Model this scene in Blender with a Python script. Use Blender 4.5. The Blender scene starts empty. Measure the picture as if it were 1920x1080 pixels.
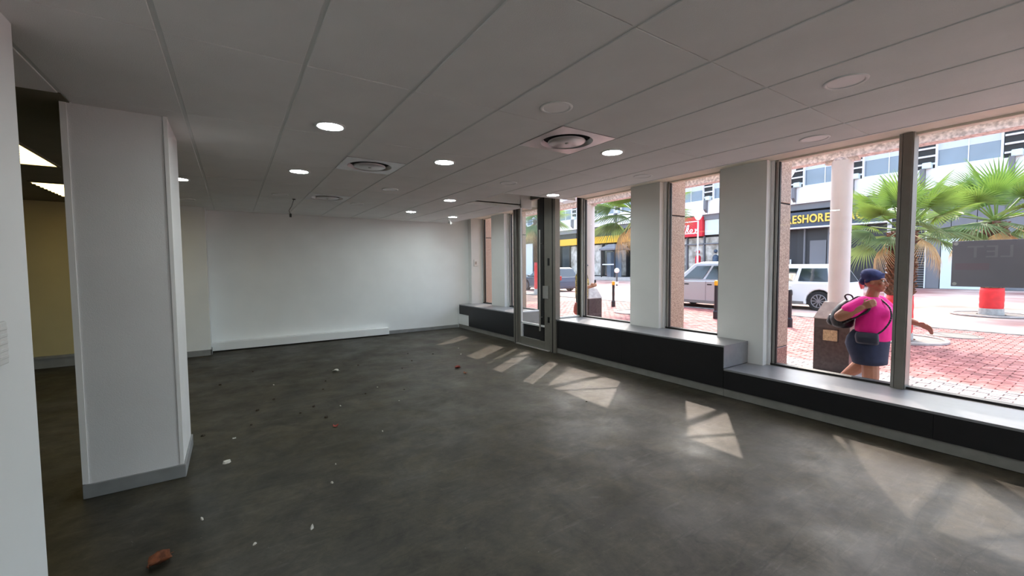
import bpy, bmesh, math, random
from mathutils import Vector, Matrix, Euler
random.seed(7)
SC = bpy.context.scene
COL = SC.collection
PI = math.pi
R = math.radians

# ------------------------------------------------------------------ camera
YAW, PITCH, ROLL, FPX = R(33.637), R(-2.952), R(-0.466), 786.5
EYE = Vector((0, 0, 1.54))
fw = Vector((math.sin(YAW) * math.cos(PITCH), math.cos(YAW) * math.cos(PITCH), math.sin(PITCH)))
r0 = Vector((math.cos(YAW), -math.sin(YAW), 0)); u0 = r0.cross(fw)
rt = r0 * math.cos(ROLL) + u0 * math.sin(ROLL); up = -r0 * math.sin(ROLL) + u0 * math.cos(ROLL)
cam = bpy.data.cameras.new('camera'); camo = bpy.data.objects.new('camera', cam); COL.objects.link(camo)
cam.sensor_width = 36; cam.lens = 36 * FPX / 1920; cam.clip_start = 0.05; cam.clip_end = 400
m = Matrix.Identity(4)
for i in range(3): m[i][0] = rt[i]; m[i][1] = up[i]; m[i][2] = -fw[i]; m[i][3] = EYE[i]
camo.matrix_world = m
SC.camera = camo

# ------------------------------------------------------------------ world, sun, exposure
SUN_DIR = Vector((0.82, 0.573, 0)).normalized() * math.cos(R(45.5)) + Vector((0, 0, math.sin(R(45.5))))
w = bpy.data.worlds.new('sky'); SC.world = w; w.use_nodes = True
nt = w.node_tree; nt.nodes.clear()
sky = nt.nodes.new('ShaderNodeTexSky'); sky.sky_type = 'NISHITA'; sky.sun_disc = False
sky.sun_elevation = R(45.5); sky.sun_rotation = math.atan2(SUN_DIR.x, SUN_DIR.y)
sky.air_density = 1.0; sky.dust_density = 3.0; sky.ozone_density = 1.0
bg = nt.nodes.new('ShaderNodeBackground'); bg.inputs[1].default_value = 0.46
hs = nt.nodes.new('ShaderNodeHueSaturation'); hs.inputs['Saturation'].default_value = 0.8
wo = nt.nodes.new('ShaderNodeOutputWorld')
nt.links.new(sky.outputs[0], hs.inputs['Color']); nt.links.new(hs.outputs[0], bg.inputs[0]); nt.links.new(bg.outputs[0], wo.inputs[0])
sl = bpy.data.lights.new('sun', 'SUN'); sl.energy = 2.4; sl.angle = R(0.6); sl.color = (1.0, 0.82, 0.68)
so = bpy.data.objects.new('sun', sl); COL.objects.link(so)
so.rotation_euler = SUN_DIR.to_track_quat('Z', 'Y').to_euler(); so.location = (30, 20, 40)
SC.view_settings.view_transform = 'Standard'; SC.view_settings.look = 'None'
SC.view_settings.gamma = 1; SC.view_settings.use_curve_mapping = False
SC.view_settings.exposure = 1.38

# ------------------------------------------------------------------ helpers
def lin(c):
    return tuple(((v / 255) / 12.92 if v / 255 <= 0.04045 else ((v / 255 + 0.055) / 1.055) ** 2.4) for v in c)

def M(name, col, rough=0.6, metal=0.0, var=0.0, scale=6.0, bump=0.0, bscale=60.0, emit=None, estr=0.0, spec=0.5, col2=None, transl=0.0, detail=5.0):
    mt = bpy.data.materials.new(name); mt.use_nodes = True
    n = mt.node_tree; b = n.nodes['Principled BSDF']; L = n.links
    c = lin(col)
    b.inputs['Base Color'].default_value = (*c, 1); b.inputs['Roughness'].default_value = rough
    b.inputs['Metallic'].default_value = metal; b.inputs['Specular IOR Level'].default_value = spec
    tc = None
    if var or col2 or bump:
        tc = n.nodes.new('ShaderNodeTexCoord')
    if var or col2:
        no = n.nodes.new('ShaderNodeTexNoise'); no.inputs['Scale'].default_value = scale; no.inputs['Detail'].default_value = detail
        L.new(tc.outputs['Object'], no.inputs['Vector'])
        cr = n.nodes.new('ShaderNodeValToRGB')
        a = tuple(max(0, v * (1 - var)) for v in c); d = lin(col2) if col2 else tuple(min(1, v * (1 + var)) for v in c)
        cr.color_ramp.elements[0].color = (*a, 1); cr.color_ramp.elements[1].color = (*d, 1)
        cr.color_ramp.elements[0].position = 0.36; cr.color_ramp.elements[1].position = 0.64
        L.new(no.outputs['Fac'], cr.inputs['Fac']); L.new(cr.outputs['Color'], b.inputs['Base Color'])
    if bump:
        nb = n.nodes.new('ShaderNodeTexNoise'); nb.inputs['Scale'].default_value = bscale; nb.inputs['Detail'].default_value = 4
        L.new(tc.outputs['Object'], nb.inputs['Vector'])
        bp = n.nodes.new('ShaderNodeBump'); bp.inputs['Strength'].default_value = bump; bp.inputs['Distance'].default_value = 0.01
        L.new(nb.outputs['Fac'], bp.inputs['Height']); L.new(bp.outputs['Normal'], b.inputs['Normal'])
    if emit:
        b.inputs['Emission Color'].default_value = (*lin(emit), 1); b.inputs['Emission Strength'].default_value = estr
    if transl:
        tr = n.nodes.new('ShaderNodeBsdfTranslucent'); tr.inputs[0].default_value = (*c, 1)
        mx = n.nodes.new('ShaderNodeMixShader'); mx.inputs[0].default_value = transl
        out = n.nodes['Material Output']
        L.new(b.outputs[0], mx.inputs[1]); L.new(tr.outputs[0], mx.inputs[2]); L.new(mx.outputs[0], out.inputs[0])
    return mt

def glass_mat(name, tint, refl=1.0):
    mt = bpy.data.materials.new(name); mt.use_nodes = True
    n = mt.node_tree; n.nodes.clear(); L = n.links
    tr = n.nodes.new('ShaderNodeBsdfTransparent'); tr.inputs[0].default_value = (*tint, 1)
    gl = n.nodes.new('ShaderNodeBsdfGlossy'); gl.inputs['Roughness'].default_value = 0.01
    lw = n.nodes.new('ShaderNodeLayerWeight')                       # Schlick reflectance: same from both sides of the sheet
    pw = n.nodes.new('ShaderNodeMath'); pw.operation = 'POWER'; pw.inputs[1].default_value = 5.0; lw.inputs[0].default_value = 0.5
    fr = n.nodes.new('ShaderNodeMath'); fr.operation = 'MULTIPLY_ADD'; fr.inputs[1].default_value = 0.9; fr.inputs[2].default_value = 0.025
    L.new(lw.outputs['Facing'], pw.inputs[0]); L.new(pw.outputs[0], fr.inputs[0])
    mu = n.nodes.new('ShaderNodeMath'); mu.operation = 'MULTIPLY'; mu.inputs[1].default_value = refl
    mx = n.nodes.new('ShaderNodeMixShader'); out = n.nodes.new('ShaderNodeOutputMaterial')
    L.new(fr.outputs[0], mu.inputs[0]); L.new(mu.outputs[0], mx.inputs[0])
    L.new(tr.outputs[0], mx.inputs[1]); L.new(gl.outputs[0], mx.inputs[2]); L.new(mx.outputs[0], out.inputs[0])
    return mt

class B:
    """collects shapes into one bmesh"""
    def __init__(s): s.bm = bmesh.new()
    def box(s, x0, x1, y0, y1, z0, z1, bev=0.0, seg=1):
        r = bmesh.ops.create_cube(s.bm, size=1)
        vs = r['verts']
        for v in vs:
            v.co = Vector(((x0 + x1) / 2 + v.co.x * (x1 - x0), (y0 + y1) / 2 + v.co.y * (y1 - y0), (z0 + z1) / 2 + v.co.z * (z1 - z0)))
        if bev:
            es = list({e for v in vs for e in v.link_edges})
            bmesh.ops.bevel(s.bm, geom=es, offset=bev, segments=seg, affect='EDGES', profile=0.5)
        return s
    def cyl(s, p0, p1, r0_, r1_=None, n=20, caps=True):
        p0 = Vector(p0); p1 = Vector(p1); d = p1 - p0
        r1_ = r0_ if r1_ is None else r1_
        q = d.to_track_quat('Z', 'Y').to_matrix().to_4x4()
        bmesh.ops.create_cone(s.bm, cap_ends=caps, segments=n, radius1=r0_, radius2=r1_, depth=d.length, matrix=Matrix.Translation((p0 + p1) / 2) @ q)
        return s
    def ball(s, c, r, sc=(1, 1, 1), sub=2, rot=None):
        mm = Matrix.Translation(c)
        if rot is not None: mm = mm @ Euler(rot).to_matrix().to_4x4()
        bmesh.ops.create_icosphere(s.bm, subdivisions=sub, radius=r, matrix=mm @ Matrix.Diagonal((*sc, 1)))
        return s
    def cap(s, p0, p1, r0_, r1_=None, n=12):
        r1_ = r0_ if r1_ is None else r1_
        s.cyl(p0, p1, r0_, r1_, n); s.ball(p0, r0_); s.ball(p1, r1_); return s
    def chain(s, pts, rs, n=12):
        for i in range(len(pts) - 1): s.cap(pts[i], pts[i + 1], rs[i], rs[i + 1], n)
        return s
    def tube(s, pts, r_, n=8, k=5):
        """smooth tube through the points"""
        p = [Vector(q) for q in pts]; p = [p[0] * 2 - p[1]] + p + [p[-1] * 2 - p[-2]]; out = []
        for i in range(1, len(p) - 2):
            for j in range(k):
                t = j / k; a, b, c, d = p[i - 1], p[i], p[i + 1], p[i + 2]
                out.append(0.5 * ((2 * b) + (c - a) * t + (2 * a - 5 * b + 4 * c - d) * t * t + (3 * b - a - 3 * c + d) * t ** 3))
        out.append(p[-2])
        return s.chain(out, [r_] * len(out), n)
    def lathe(s, prof, n=32, c=(0, 0, 0), close=False):
        c = Vector(c); rings = []
        for (r_, z_) in prof:
            if r_ < 1e-6: rings.append([s.bm.verts.new(c + Vector((0, 0, z_)))])
            else: rings.append([s.bm.verts.new(c + Vector((r_ * math.cos(2 * PI * i / n), r_ * math.sin(2 * PI * i / n), z_))) for i in range(n)])
        pr = list(zip(rings[:-1], rings[1:]))
        if close: pr.append((rings[-1], rings[0]))
        for a, b in pr:
            for i in range(n):
                j = (i + 1) % n
                if len(a) == 1 and len(b) == 1: continue
                if len(a) == 1: s.bm.faces.new((a[0], b[j], b[i]))
                elif len(b) == 1: s.bm.faces.new((a[i], a[j], b[0]))
                else: s.bm.faces.new((a[i], a[j], b[j], b[i]))
        return s
    def loft(s, rings, cap=True):
        vs = [[s.bm.verts.new(p) for p in r_] for r_ in rings]; n = len(vs[0])
        for a, b in zip(vs[:-1], vs[1:]):
            for i in range(n):
                j = (i + 1) % n; s.bm.faces.new((a[i], a[j], b[j], b[i]))
        if cap: s.bm.faces.new(vs[0][::-1]); s.bm.faces.new(vs[-1])
        return s
    def ell(s, rings, n=24):
        """rings: (cx, cy, z, rx, ry)"""
        return s.loft([[Vector((cx + rx * math.cos(2 * PI * i / n), cy + ry * math.sin(2 * PI * i / n), z)) for i in range(n)] for (cx, cy, z, rx, ry) in rings])
    def prism(s, poly, d):
        """poly: list of 3-d points, d: extrusion vector"""
        d = Vector(d); a = [s.bm.verts.new(Vector(p)) for p in poly]; b = [s.bm.verts.new(Vector(p) + d) for p in poly]; n = len(a)
        s.bm.faces.new(a[::-1]); s.bm.faces.new(b)
        for i in range(n): s.bm.faces.new((a[i], a[(i + 1) % n], b[(i + 1) % n], b[i]))
        return s
    def quad(s, *p):
        s.bm.faces.new([s.bm.verts.new(Vector(q)) for q in p]); return s

OFF = {}
def obj(name, b, mat, parent=None, smooth=False, local=False, label=None):
    bm = b.bm if isinstance(b, B) else b
    off = OFF.get(parent.name, Vector()) if parent else Vector()
    if not local and off.length: bmesh.ops.translate(bm, verts=bm.verts, vec=-off)
    bmesh.ops.recalc_face_normals(bm, faces=bm.faces)
    me = bpy.data.meshes.new(name); bm.to_mesh(me); bm.free()
    if smooth:
        for p in me.polygons: p.use_smooth = True
    me.materials.append(mat)
    o = bpy.data.objects.new(name, me); COL.objects.link(o)
    if parent: o.parent = parent
    OFF[o.name] = off.copy()
    if label: o['label'] = label
    return o
def auto(o, ang=40):
    """shade smooth by angle on mesh data"""
    me = o.data
    for p in me.polygons: p.use_smooth = True
    bm = bmesh.new(); bm.from_mesh(me)
    for e in bm.edges:
        if len(e.link_faces) == 2 and e.calc_face_angle(0) > R(ang): e.smooth = False
    bm.to_mesh(me); bm.free()
    return o
def tag(o, label=None, cat=None, group=None, kind=None):
    if label: o['label'] = label
    if cat: o['category'] = cat
    if group: o['group'] = group
    if kind: o['kind'] = kind
    return o
def empty(name, loc, label=None, cat=None, group=None, kind=None, rz=0):
    o = bpy.data.objects.new(name, None); COL.objects.link(o); o.location = loc; o.rotation_euler.z = rz
    o.empty_display_size = 0.1
    OFF[o.name] = Vector(loc)
    return tag(o, label, cat, group, kind)
def inst(src, parent, loc, rot=(0, 0, 0), sc=None, name=None):
    o = src.copy(); COL.objects.link(o); o.parent = parent; o.location = loc; o.rotation_euler = rot
    if sc: o.scale = sc
    if name: o.name = name
    return o
def copy_tree(src, loc=None, rz=None, parent=None):
    o = src.copy(); COL.objects.link(o); o.parent = parent
    if loc is not None: o.location = loc
    if rz is not None: o.rotation_euler.z = rz
    for ch in src.children: copy_tree(ch, None, None, o)
    return o
def remesh(o, vox, smooth_it=4):
    md = o.modifiers.new('remesh', 'REMESH'); md.mode = 'VOXEL'; md.voxel_size = vox; md.use_smooth_shade = True
    if smooth_it:
        s_ = o.modifiers.new('smooth', 'SMOOTH'); s_.iterations = smooth_it; s_.factor = 0.5
    dg = bpy.context.evaluated_depsgraph_get()
    me = bpy.data.meshes.new_from_object(o.evaluated_get(dg)); mats = list(o.data.materials)
    o.modifiers.clear(); old = o.data; nm = old.name; o.data = me; bpy.data.meshes.remove(old); me.name = nm
    me.materials.clear()
    for k in mats: me.materials.append(k)
    for p in me.polygons: p.use_smooth = True
    return o
def text_mesh(txt, size, depth, shear=0.0, bold=0.0):
    cu = bpy.data.curves.new('text', 'FONT'); cu.body = txt; cu.size = size; cu.extrude = depth / 2; cu.shear = shear; cu.offset = bold
    o = bpy.data.objects.new('text', cu); COL.objects.link(o)
    dg = bpy.context.evaluated_depsgraph_get(); dg.update()
    me = bpy.data.meshes.new_from_object(o.evaluated_get(dg))
    bpy.data.objects.remove(o); bpy.data.curves.remove(cu)
    return me
def text_parts(txt, size, depth, mat, parent, origin, ux, uz, name='letter', shear=0.0, bold=0.0, width=None):
    """one mesh object per letter; origin is a world point, ux the reading direction, uz the up direction"""
    ux = Vector(ux); uz = Vector(uz); un = ux.cross(uz); x = 0.0; todo = []
    for ch in txt:
        if ch == ' ': x += size * 0.38; continue
        me = text_mesh(ch, size, depth, shear, bold)
        xs = [v.co.x for v in me.vertices]; a, b_ = min(xs), max(xs)
        todo.append((ch, me, x - a)); x += (b_ - a) + size * 0.09
    k = (width / x) if width else 1.0
    off = OFF.get(parent.name, Vector())
    for ch, me, dx in todo:
        for v in me.vertices:
            p = Vector(origin) + ux * ((v.co.x + dx) * k) + uz * v.co.y + un * v.co.z
            v.co = p - off
        me.materials.clear(); me.materials.append(mat); me.name = name
        o = bpy.data.objects.new(name, me); COL.objects.link(o); o.parent = parent

# ------------------------------------------------------------------ materials
def concrete_floor():
    mt = bpy.data.materials.new('bare_concrete_floor'); mt.use_nodes = True
    n = mt.node_tree; b = n.nodes['Principled BSDF']; L = n.links
    tc = n.nodes.new('ShaderNodeTexCoord')
    def noise(scale, det=6, rough=0.6, vec=None, dist=0.0):
        q = n.nodes.new('ShaderNodeTexNoise'); q.inputs['Scale'].default_value = scale; q.inputs['Detail'].default_value = det
        q.inputs['Roughness'].default_value = rough; q.inputs['Distortion'].default_value = dist
        L.new(vec if vec else tc.outputs['Object'], q.inputs['Vector']); return q.outputs['Fac']
    def ramp(f, stops):
        q = n.nodes.new('ShaderNodeValToRGB'); e = q.color_ramp.elements
        while len(e) < len(stops): e.new(0.5)
        for i, (p, c) in enumerate(stops): e[i].position = p; e[i].color = (*c, 1)
        L.new(f, q.inputs[0]); return q.outputs[0]
    def mix(a, c, f, mode='MIX'):
        q = n.nodes.new('ShaderNodeMix'); q.data_type = 'RGBA'; q.blend_type = mode
        if isinstance(f, float): q.inputs[0].default_value = f
        else: L.new(f, q.inputs[0])
        L.new(a, q.inputs[6]); L.new(c, q.inputs[7]); return q.outputs[2]
    base = ramp(noise(0.55, 7, 0.62, dist=0.4), [(0.32, lin((50, 44, 28))), (0.5, lin((57, 53, 42))), (0.68, lin((66, 62, 55)))])
    blot = ramp(noise(2.6, 8, 0.7, dist=0.8), [(0.34, (0.5, 0.5, 0.49)), (0.5, (1, 1, 1)), (0.64, (1.5, 1.47, 1.4))])
    c = mix(base, blot, 0.9, 'MULTIPLY')
    fine = ramp(noise(34, 6, 0.75), [(0.3, (0.72, 0.72, 0.72)), (0.55, (1, 1, 1)), (0.75, (1.25, 1.25, 1.22))])
    c = mix(c, fine, 0.75, 'MULTIPLY')
    mid = ramp(noise(8.5, 8, 0.72, dist=0.6), [(0.32, (0.6, 0.6, 0.6)), (0.5, (0.95, 0.95, 0.95)), (0.68, (1.3, 1.3, 1.26))])
    c = mix(c, mid, 0.7, 'MULTIPLY')
    mp2 = n.nodes.new('ShaderNodeMapping'); mp2.inputs['Rotation'].default_value = (0, 0, -0.5); mp2.inputs['Scale'].default_value = (0.5, 3.2, 1)
    L.new(tc.outputs['Object'], mp2.inputs['Vector'])
    ln = ramp(noise(0.9, 3, 0.5, mp2.outputs[0], 0.7), [(0.488, (1, 1, 1)), (0.497, (0.55, 0.55, 0.55)), (0.506, (1, 1, 1))])
    c = mix(c, ln, 0.6, 'MULTIPLY')
    # stretched scuffs
    mp = n.nodes.new('ShaderNodeMapping'); mp.inputs['Rotation'].default_value = (0, 0, 0.9); mp.inputs['Scale'].default_value = (1.2, 9, 1)
    L.new(tc.outputs['Object'], mp.inputs['Vector'])
    sc_ = ramp(noise(2.0, 9, 0.75, mp.outputs[0]), [(0.55, (0, 0, 0)), (0.72, (1, 1, 1))])
    pale = n.nodes.new('ShaderNodeRGB'); pale.outputs[0].default_value = (*lin((140, 137, 128)), 1)
    f = n.nodes.new('ShaderNodeMath'); f.operation = 'MULTIPLY'; f.inputs[1].default_value = 0.14; L.new(sc_, f.inputs[0])
    c = mix(c, pale.outputs[0], f.outputs[0])
    # pale glue specks and dark pits
    vo = n.nodes.new('ShaderNodeTexVoronoi'); vo.inputs['Scale'].default_value = 26; L.new(tc.outputs['Object'], vo.inputs['Vector'])
    sp = ramp(vo.outputs['Distance'], [(0.0, (1, 1, 1)), (0.09, (0, 0, 0))])
    g = n.nodes.new('ShaderNodeMath'); g.operation = 'MULTIPLY'
    gate = ramp(noise(3.1, 3), [(0.52, (0, 0, 0)), (0.62, (1, 1, 1))]); L.new(sp, g.inputs[0]); L.new(gate, g.inputs[1])
    c = mix(c, pale.outputs[0], g.outputs[0])
    L.new(c, b.inputs['Base Color'])
    rr = n.nodes.new('ShaderNodeMapRange'); L.new(noise(1.7, 7, 0.65), rr.inputs[0]); rr.inputs[1].default_value = 0.3; rr.inputs[2].default_value = 0.7
    b.inputs['Specular IOR Level'].default_value = 0.32; rr.inputs[3].default_value = 0.38; rr.inputs[4].default_value = 0.66; L.new(rr.outputs[0], b.inputs['Roughness'])
    bp = n.nodes.new('ShaderNodeBump'); bp.inputs['Strength'].default_value = 0.35; bp.inputs['Distance'].default_value = 0.004
    L.new(noise(18, 8, 0.7), bp.inputs['Height']); L.new(bp.outputs[0], b.inputs['Normal'])
    return mt

def granite(name, a, c_, d):
    mt = bpy.data.materials.new(name); mt.use_nodes = True
    n = mt.node_tree; b = n.nodes['Principled BSDF']; L = n.links
    tc = n.nodes.new('ShaderNodeTexCoord'); no = n.nodes.new('ShaderNodeTexNoise'); no.inputs['Scale'].default_value = 55; no.inputs['Detail'].default_value = 6; no.inputs['Roughness'].default_value = 0.75
    L.new(tc.outputs['Object'], no.inputs['Vector'])
    cr = n.nodes.new('ShaderNodeValToRGB'); e = cr.color_ramp.elements; e.new(0.5)
    for i, (p, q) in enumerate(((0.36, a), (0.5, c_), (0.64, d))): e[i].position = p; e[i].color = (*lin(q), 1)
    L.new(no.outputs['Fac'], cr.inputs[0]); L.new(cr.outputs[0], b.inputs['Base Color']); b.inputs['Roughness'].default_value = 0.35
    return mt

def paver_mat(name, a, c_, d):
    """colour differs from brick to brick by its place"""
    mt = bpy.data.materials.new(name); mt.use_nodes = True
    n = mt.node_tree; b = n.nodes['Principled BSDF']; L = n.links
    ge = n.nodes.new('ShaderNodeNewGeometry')
    vo = n.nodes.new('ShaderNodeTexNoise'); vo.inputs['Scale'].default_value = 4.5; vo.inputs['Detail'].default_value = 4; L.new(ge.outputs['Position'], vo.inputs['Vector'])
    cr = n.nodes.new('ShaderNodeValToRGB'); e = cr.color_ramp.elements; e.new(0.5)
    for i, (p, q) in enumerate(((0.34, a), (0.5, c_), (0.68, d))): e[i].position = p; e[i].color = (*lin(q), 1)
    L.new(vo.outputs['Fac'], cr.inputs[0]); L.new(cr.outputs[0], b.inputs['Base Color']); b.inputs['Roughness'].default_value = 0.75
    return mt

MT = dict(
    floor=concrete_floor(),
    wall=M('white_wall_paint', (238, 241, 241), 0.6, var=0.03, scale=1.2, bump=0.05, bscale=180),
    wall_warm=M('cream_wall_paint', (196, 184, 140), 0.7, var=0.05, scale=1.5, bump=0.05),
    column=M('grey_white_column_paint', (226, 226, 226), 0.65, var=0.03, scale=2, bump=0.12, bscale=160),
    bead=M('corner_bead', (240, 240, 238), 0.5),
    skirt=M('grey_skirting', (138, 140, 140), 0.55, var=0.08, scale=9),
    tile=M('ceiling_tile', (236, 236, 234), 0.85, var=0.02, scale=3, bump=0.25, bscale=220),
    tee=M('ceiling_tee_bar', (226, 226, 224), 0.5),
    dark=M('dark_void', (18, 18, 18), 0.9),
    olive=M('shade_darkened_ceiling', (118, 112, 92), 0.85, var=0.05, scale=3),  # base colour darkened to imitate the unlit side room
    soffit=M('beige_soffit', (236, 228, 212), 0.8, var=0.06, scale=3, bump=0.1),
    lit=M('downlight_lens_lit', (240, 250, 246), 0.5, emit=(240, 251, 250), estr=52.0),
    unlit=M('downlight_lens_off', (236, 236, 235), 0.35),
    ring=M('downlight_ring', (235, 235, 234), 0.4),
    steel=M('brushed_aluminium', (176, 174, 170), 0.35, metal=0.7, var=0.05, scale=30),
    diffuser=M('diffuser_metal', (196, 190, 190), 0.32, metal=0.35, var=0.06, scale=7),
    troffer=M('troffer_prism', (255, 236, 180), 0.5, emit=(255, 232, 165), estr=1.1),
    black=M('black_laminate', (24, 24, 28), 0.42, var=0.08, scale=12),
    benchtop=M('grey_metallic_laminate', (142, 144, 148), 0.3, metal=0.25, var=0.04, scale=14),
    plinth=M('grey_plinth', (128, 127, 123), 0.5, var=0.07, scale=10),
    frame=M('aluminium_frame', (150, 148, 142), 0.38, metal=0.55, var=0.04, scale=12),
    frame_dk=M('bronze_frame', (124, 121, 114), 0.42, metal=0.3, var=0.04, scale=12),
    gasket=M('black_gasket', (16, 16, 17), 0.5),
    white=M('white_frame', (226, 228, 230), 0.45),
    pil=M('pilaster_paint', (226, 228, 226), 0.6, var=0.02, scale=2, bump=0.05),
    glass=glass_mat('window_glass', (0.94, 0.955, 0.95), 0.9),
    canopyglass=glass_mat('canopy_glass', (0.9, 0.9, 0.92), 0.8),
    granite=granite('pink_granite', (118, 92, 82), (178, 150, 130), (212, 190, 170)),
    granite_red=granite('red_granite', (84, 48, 42), (140, 92, 80), (178, 140, 126)),
    plate=M('white_plastic', (225, 226, 224), 0.4),
    cable=M('dark_cable', (40, 38, 36), 0.5),
    leafdry=M('dry_leaf', (112, 62, 34), 0.8, var=0.35, scale=40),
    leafred=M('red_dry_leaf', (132, 52, 40), 0.8, var=0.3, scale=40),
    paper=M('paper_scrap', (205, 202, 192), 0.8, var=0.1, scale=60),
    crumb=M('dark_crumb', (52, 42, 30), 0.9, var=0.3, scale=60),
    # street
    paver=paver_mat('red_brick_paver', (112, 56, 55), (144, 80, 78), (170, 112, 108)),
    paver_g=paver_mat('grey_paver', (112, 104, 106), (136, 127, 128), (158, 150, 150)),
    joint=M('sand_joint', (150, 118, 104), 0.9, var=0.2, scale=5),
    road=M('pale_red_road', (166, 112, 104), 0.85, var=0.25, scale=0.35, col2=(206, 178, 166)),
    kerb=M('concrete_kerb', (120, 116, 110), 0.85, var=0.3, scale=6),
    post=M('white_column_paint', (214, 210, 206), 0.5, var=0.03, scale=3),
    gran_dk=M('dark_polished_stone', (52, 46, 46), 0.28, var=0.35, scale=26),
    stonecap=M('pale_stone', (178, 172, 166), 0.6, var=0.15, scale=12),
    brass=M('brass_plaque', (170, 154, 124), 0.4, metal=0.5, var=0.25, scale=60),
    beam=M('rough_concrete_beam', (222, 214, 210), 0.85, var=0.35, scale=22, bump=0.6, bscale=40),
    leaf=M('palm_leaf', (116, 146, 66), 0.4, var=0.28, scale=4, transl=0.3),
    leaf_dk=M('palm_leaf_old', (112, 134, 84), 0.5, var=0.25, scale=3, transl=0.35),
    leaf_dry=M('palm_leaf_dead', (206, 180, 136), 0.7, var=0.2, scale=4, transl=0.25),
    bark=M('palm_bark', (112, 82, 62), 0.9, var=0.35, scale=14, bump=0.4),
    redwrap=M('red_fabric_wrap', (216, 34, 38), 0.6, var=0.12, scale=9),
    iron=M('cast_iron', (92, 88, 86), 0.6, metal=0.3, var=0.2, scale=20),
    bollard=M('black_paint', (30, 30, 36), 0.4),
    yellow=M('yellow_paint', (232, 172, 24), 0.45),
    carwhite=M('white_car_paint', (232, 236, 236), 0.2, spec=0.6),
    carsilver=M('silver_car_paint', (176, 176, 178), 0.28, metal=0.35),
    cardark=M('dark_car_paint', (60, 74, 92), 0.25),
    carglass=M('car_glass', (30, 40, 46), 0.08, spec=0.9),
    tyre=M('tyre_rubber', (24, 24, 26), 0.75),
    rim=M('alloy_rim', (150, 152, 156), 0.35, metal=0.6),
    lampred=M('tail_lamp', (150, 20, 20), 0.3),
    bwhite=M('white_facade', (232, 230, 230), 0.7, var=0.02, scale=0.5),
    bgrey=M('grey_facade', (112, 112, 116), 0.6, var=0.05, scale=0.6),
    bdark=M('dark_facade', (40, 40, 44), 0.55, var=0.1, scale=0.5),
    bblue=M('dark_blue_board', (62, 72, 92), 0.5),
    bmint=M('pale_wall', (206, 216, 214), 0.7),
    bglass=M('facade_glass', (112, 126, 140), 0.12, spec=0.8, var=0.1, scale=0.8),
    bblind=M('window_blind', (196, 202, 214), 0.7),
    bslat=M('louvre_white', (222, 224, 228), 0.6),
    gold=M('gold_letters', (226, 190, 84), 0.45, metal=0.2),
    red=M('red_signboard', (204, 26, 44), 0.5),
    signwhite=M('white_lettering', (236, 236, 236), 0.6),
    lantern=M('lantern_glass', (224, 234, 230), 0.3),
    lamppost=M('lamp_post_paint', (196, 200, 204), 0.5),
    shopglow=M('shop_interior', (168, 160, 146), 0.6, var=0.4, scale=1.6, col2=(206, 200, 190)),
    board=M('sign_board_back', (156, 154, 168), 0.55, var=0.05, scale=4),
    boardtext=M('sign_show_through', (172, 170, 183), 0.55),
    boardred=M('sign_show_through_red', (164, 148, 162), 0.55),
)
# ------------------------------------------------------------------ room shell
CZ = 2.62          # ceiling height
XW = 5.40          # glass line
XB = 4.72          # bench face
YB = 9.60          # back wall
G = -0.03          # street level
def struct(name, b, mat, label, cat=None, parent=None):
    o = obj(name, b, mat, parent)
    if parent is None: tag(o, label, cat, kind='structure')
    return o

struct('floor', B().box(-6, 5.46, -4.2, YB, -0.12, 0), MT['floor'], 'bare dark grey concrete floor of the empty shop', 'floor')
struct('wall_back', B().box(-6, 5.46, YB, YB + 0.15, -0.1, 3.2), MT['wall'], 'white back wall opposite the entrance', 'wall')
wl = struct('wall_left', B().box(-0.95, -0.77, -4.2, 2.79, 0, CZ + 0.3), MT['wall'], 'white partition wall ending beside the column', 'wall')
struct('wall_rear', B().box(-6, 5.46, -4.35, -4.2, -0.1, 3.2), MT['wall'], 'white wall at the closed end of the shop', 'wall')
struct('wall_side_room', B().box(-6.15, -6, -4.35, YB + 0.15, -0.1, 3.2), MT['wall_warm'], 'cream side wall of the dim side room', 'wall')
# nib of wall left of the back wall, cream wall of the side room
struct('wall_nib', B().box(-1.25, -0.37, 9.18, YB, 0, 2.97), MT['wall'], 'short white wall nib projecting from the back wall', 'wall')
struct('wall_back_side_room', B().box(-6, -1.25, 9.56, YB, 0, 2.97), MT['wall_warm'], 'cream back wall of the dim side room', 'wall')
struct('baseboard_side_room', B().box(-6, -1.25, 9.49, 9.56, 0, 0.15).box(-6, -1.25, 9.47, 9.56, 0.15, 0.185), MT['skirt'], 'pale ledge skirting along the side room wall', 'skirting')
struct('baseboard_nib', B().box(-1.25, -0.36, 9.16, 9.18, 0, 0.1).box(-0.37, -0.355, 9.16, YB, 0, 0.1), MT['skirt'], 'grey skirting around the wall nib', 'skirting')
struct('baseboard_back', B().box(2.92, 4.72, 9.575, YB, 0, 0.08, 0.004), MT['skirt'], 'low grey skirting at the foot of the back wall', 'skirting')
tr1 = empty('trim_1', (1.28, 9.5, 0), 'white boxed duct running along the foot of the back wall', 'trim', kind='structure')
obj('duct_box', B().box(-0.37, 2.92, 9.44, YB, 0.02, 0.17, 0.006), MT['wall'], tr1)
obj('shadow_gap', B().box(-0.36, 2.91, 9.46, YB, 0.0, 0.02), MT['dark'], tr1)
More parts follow.
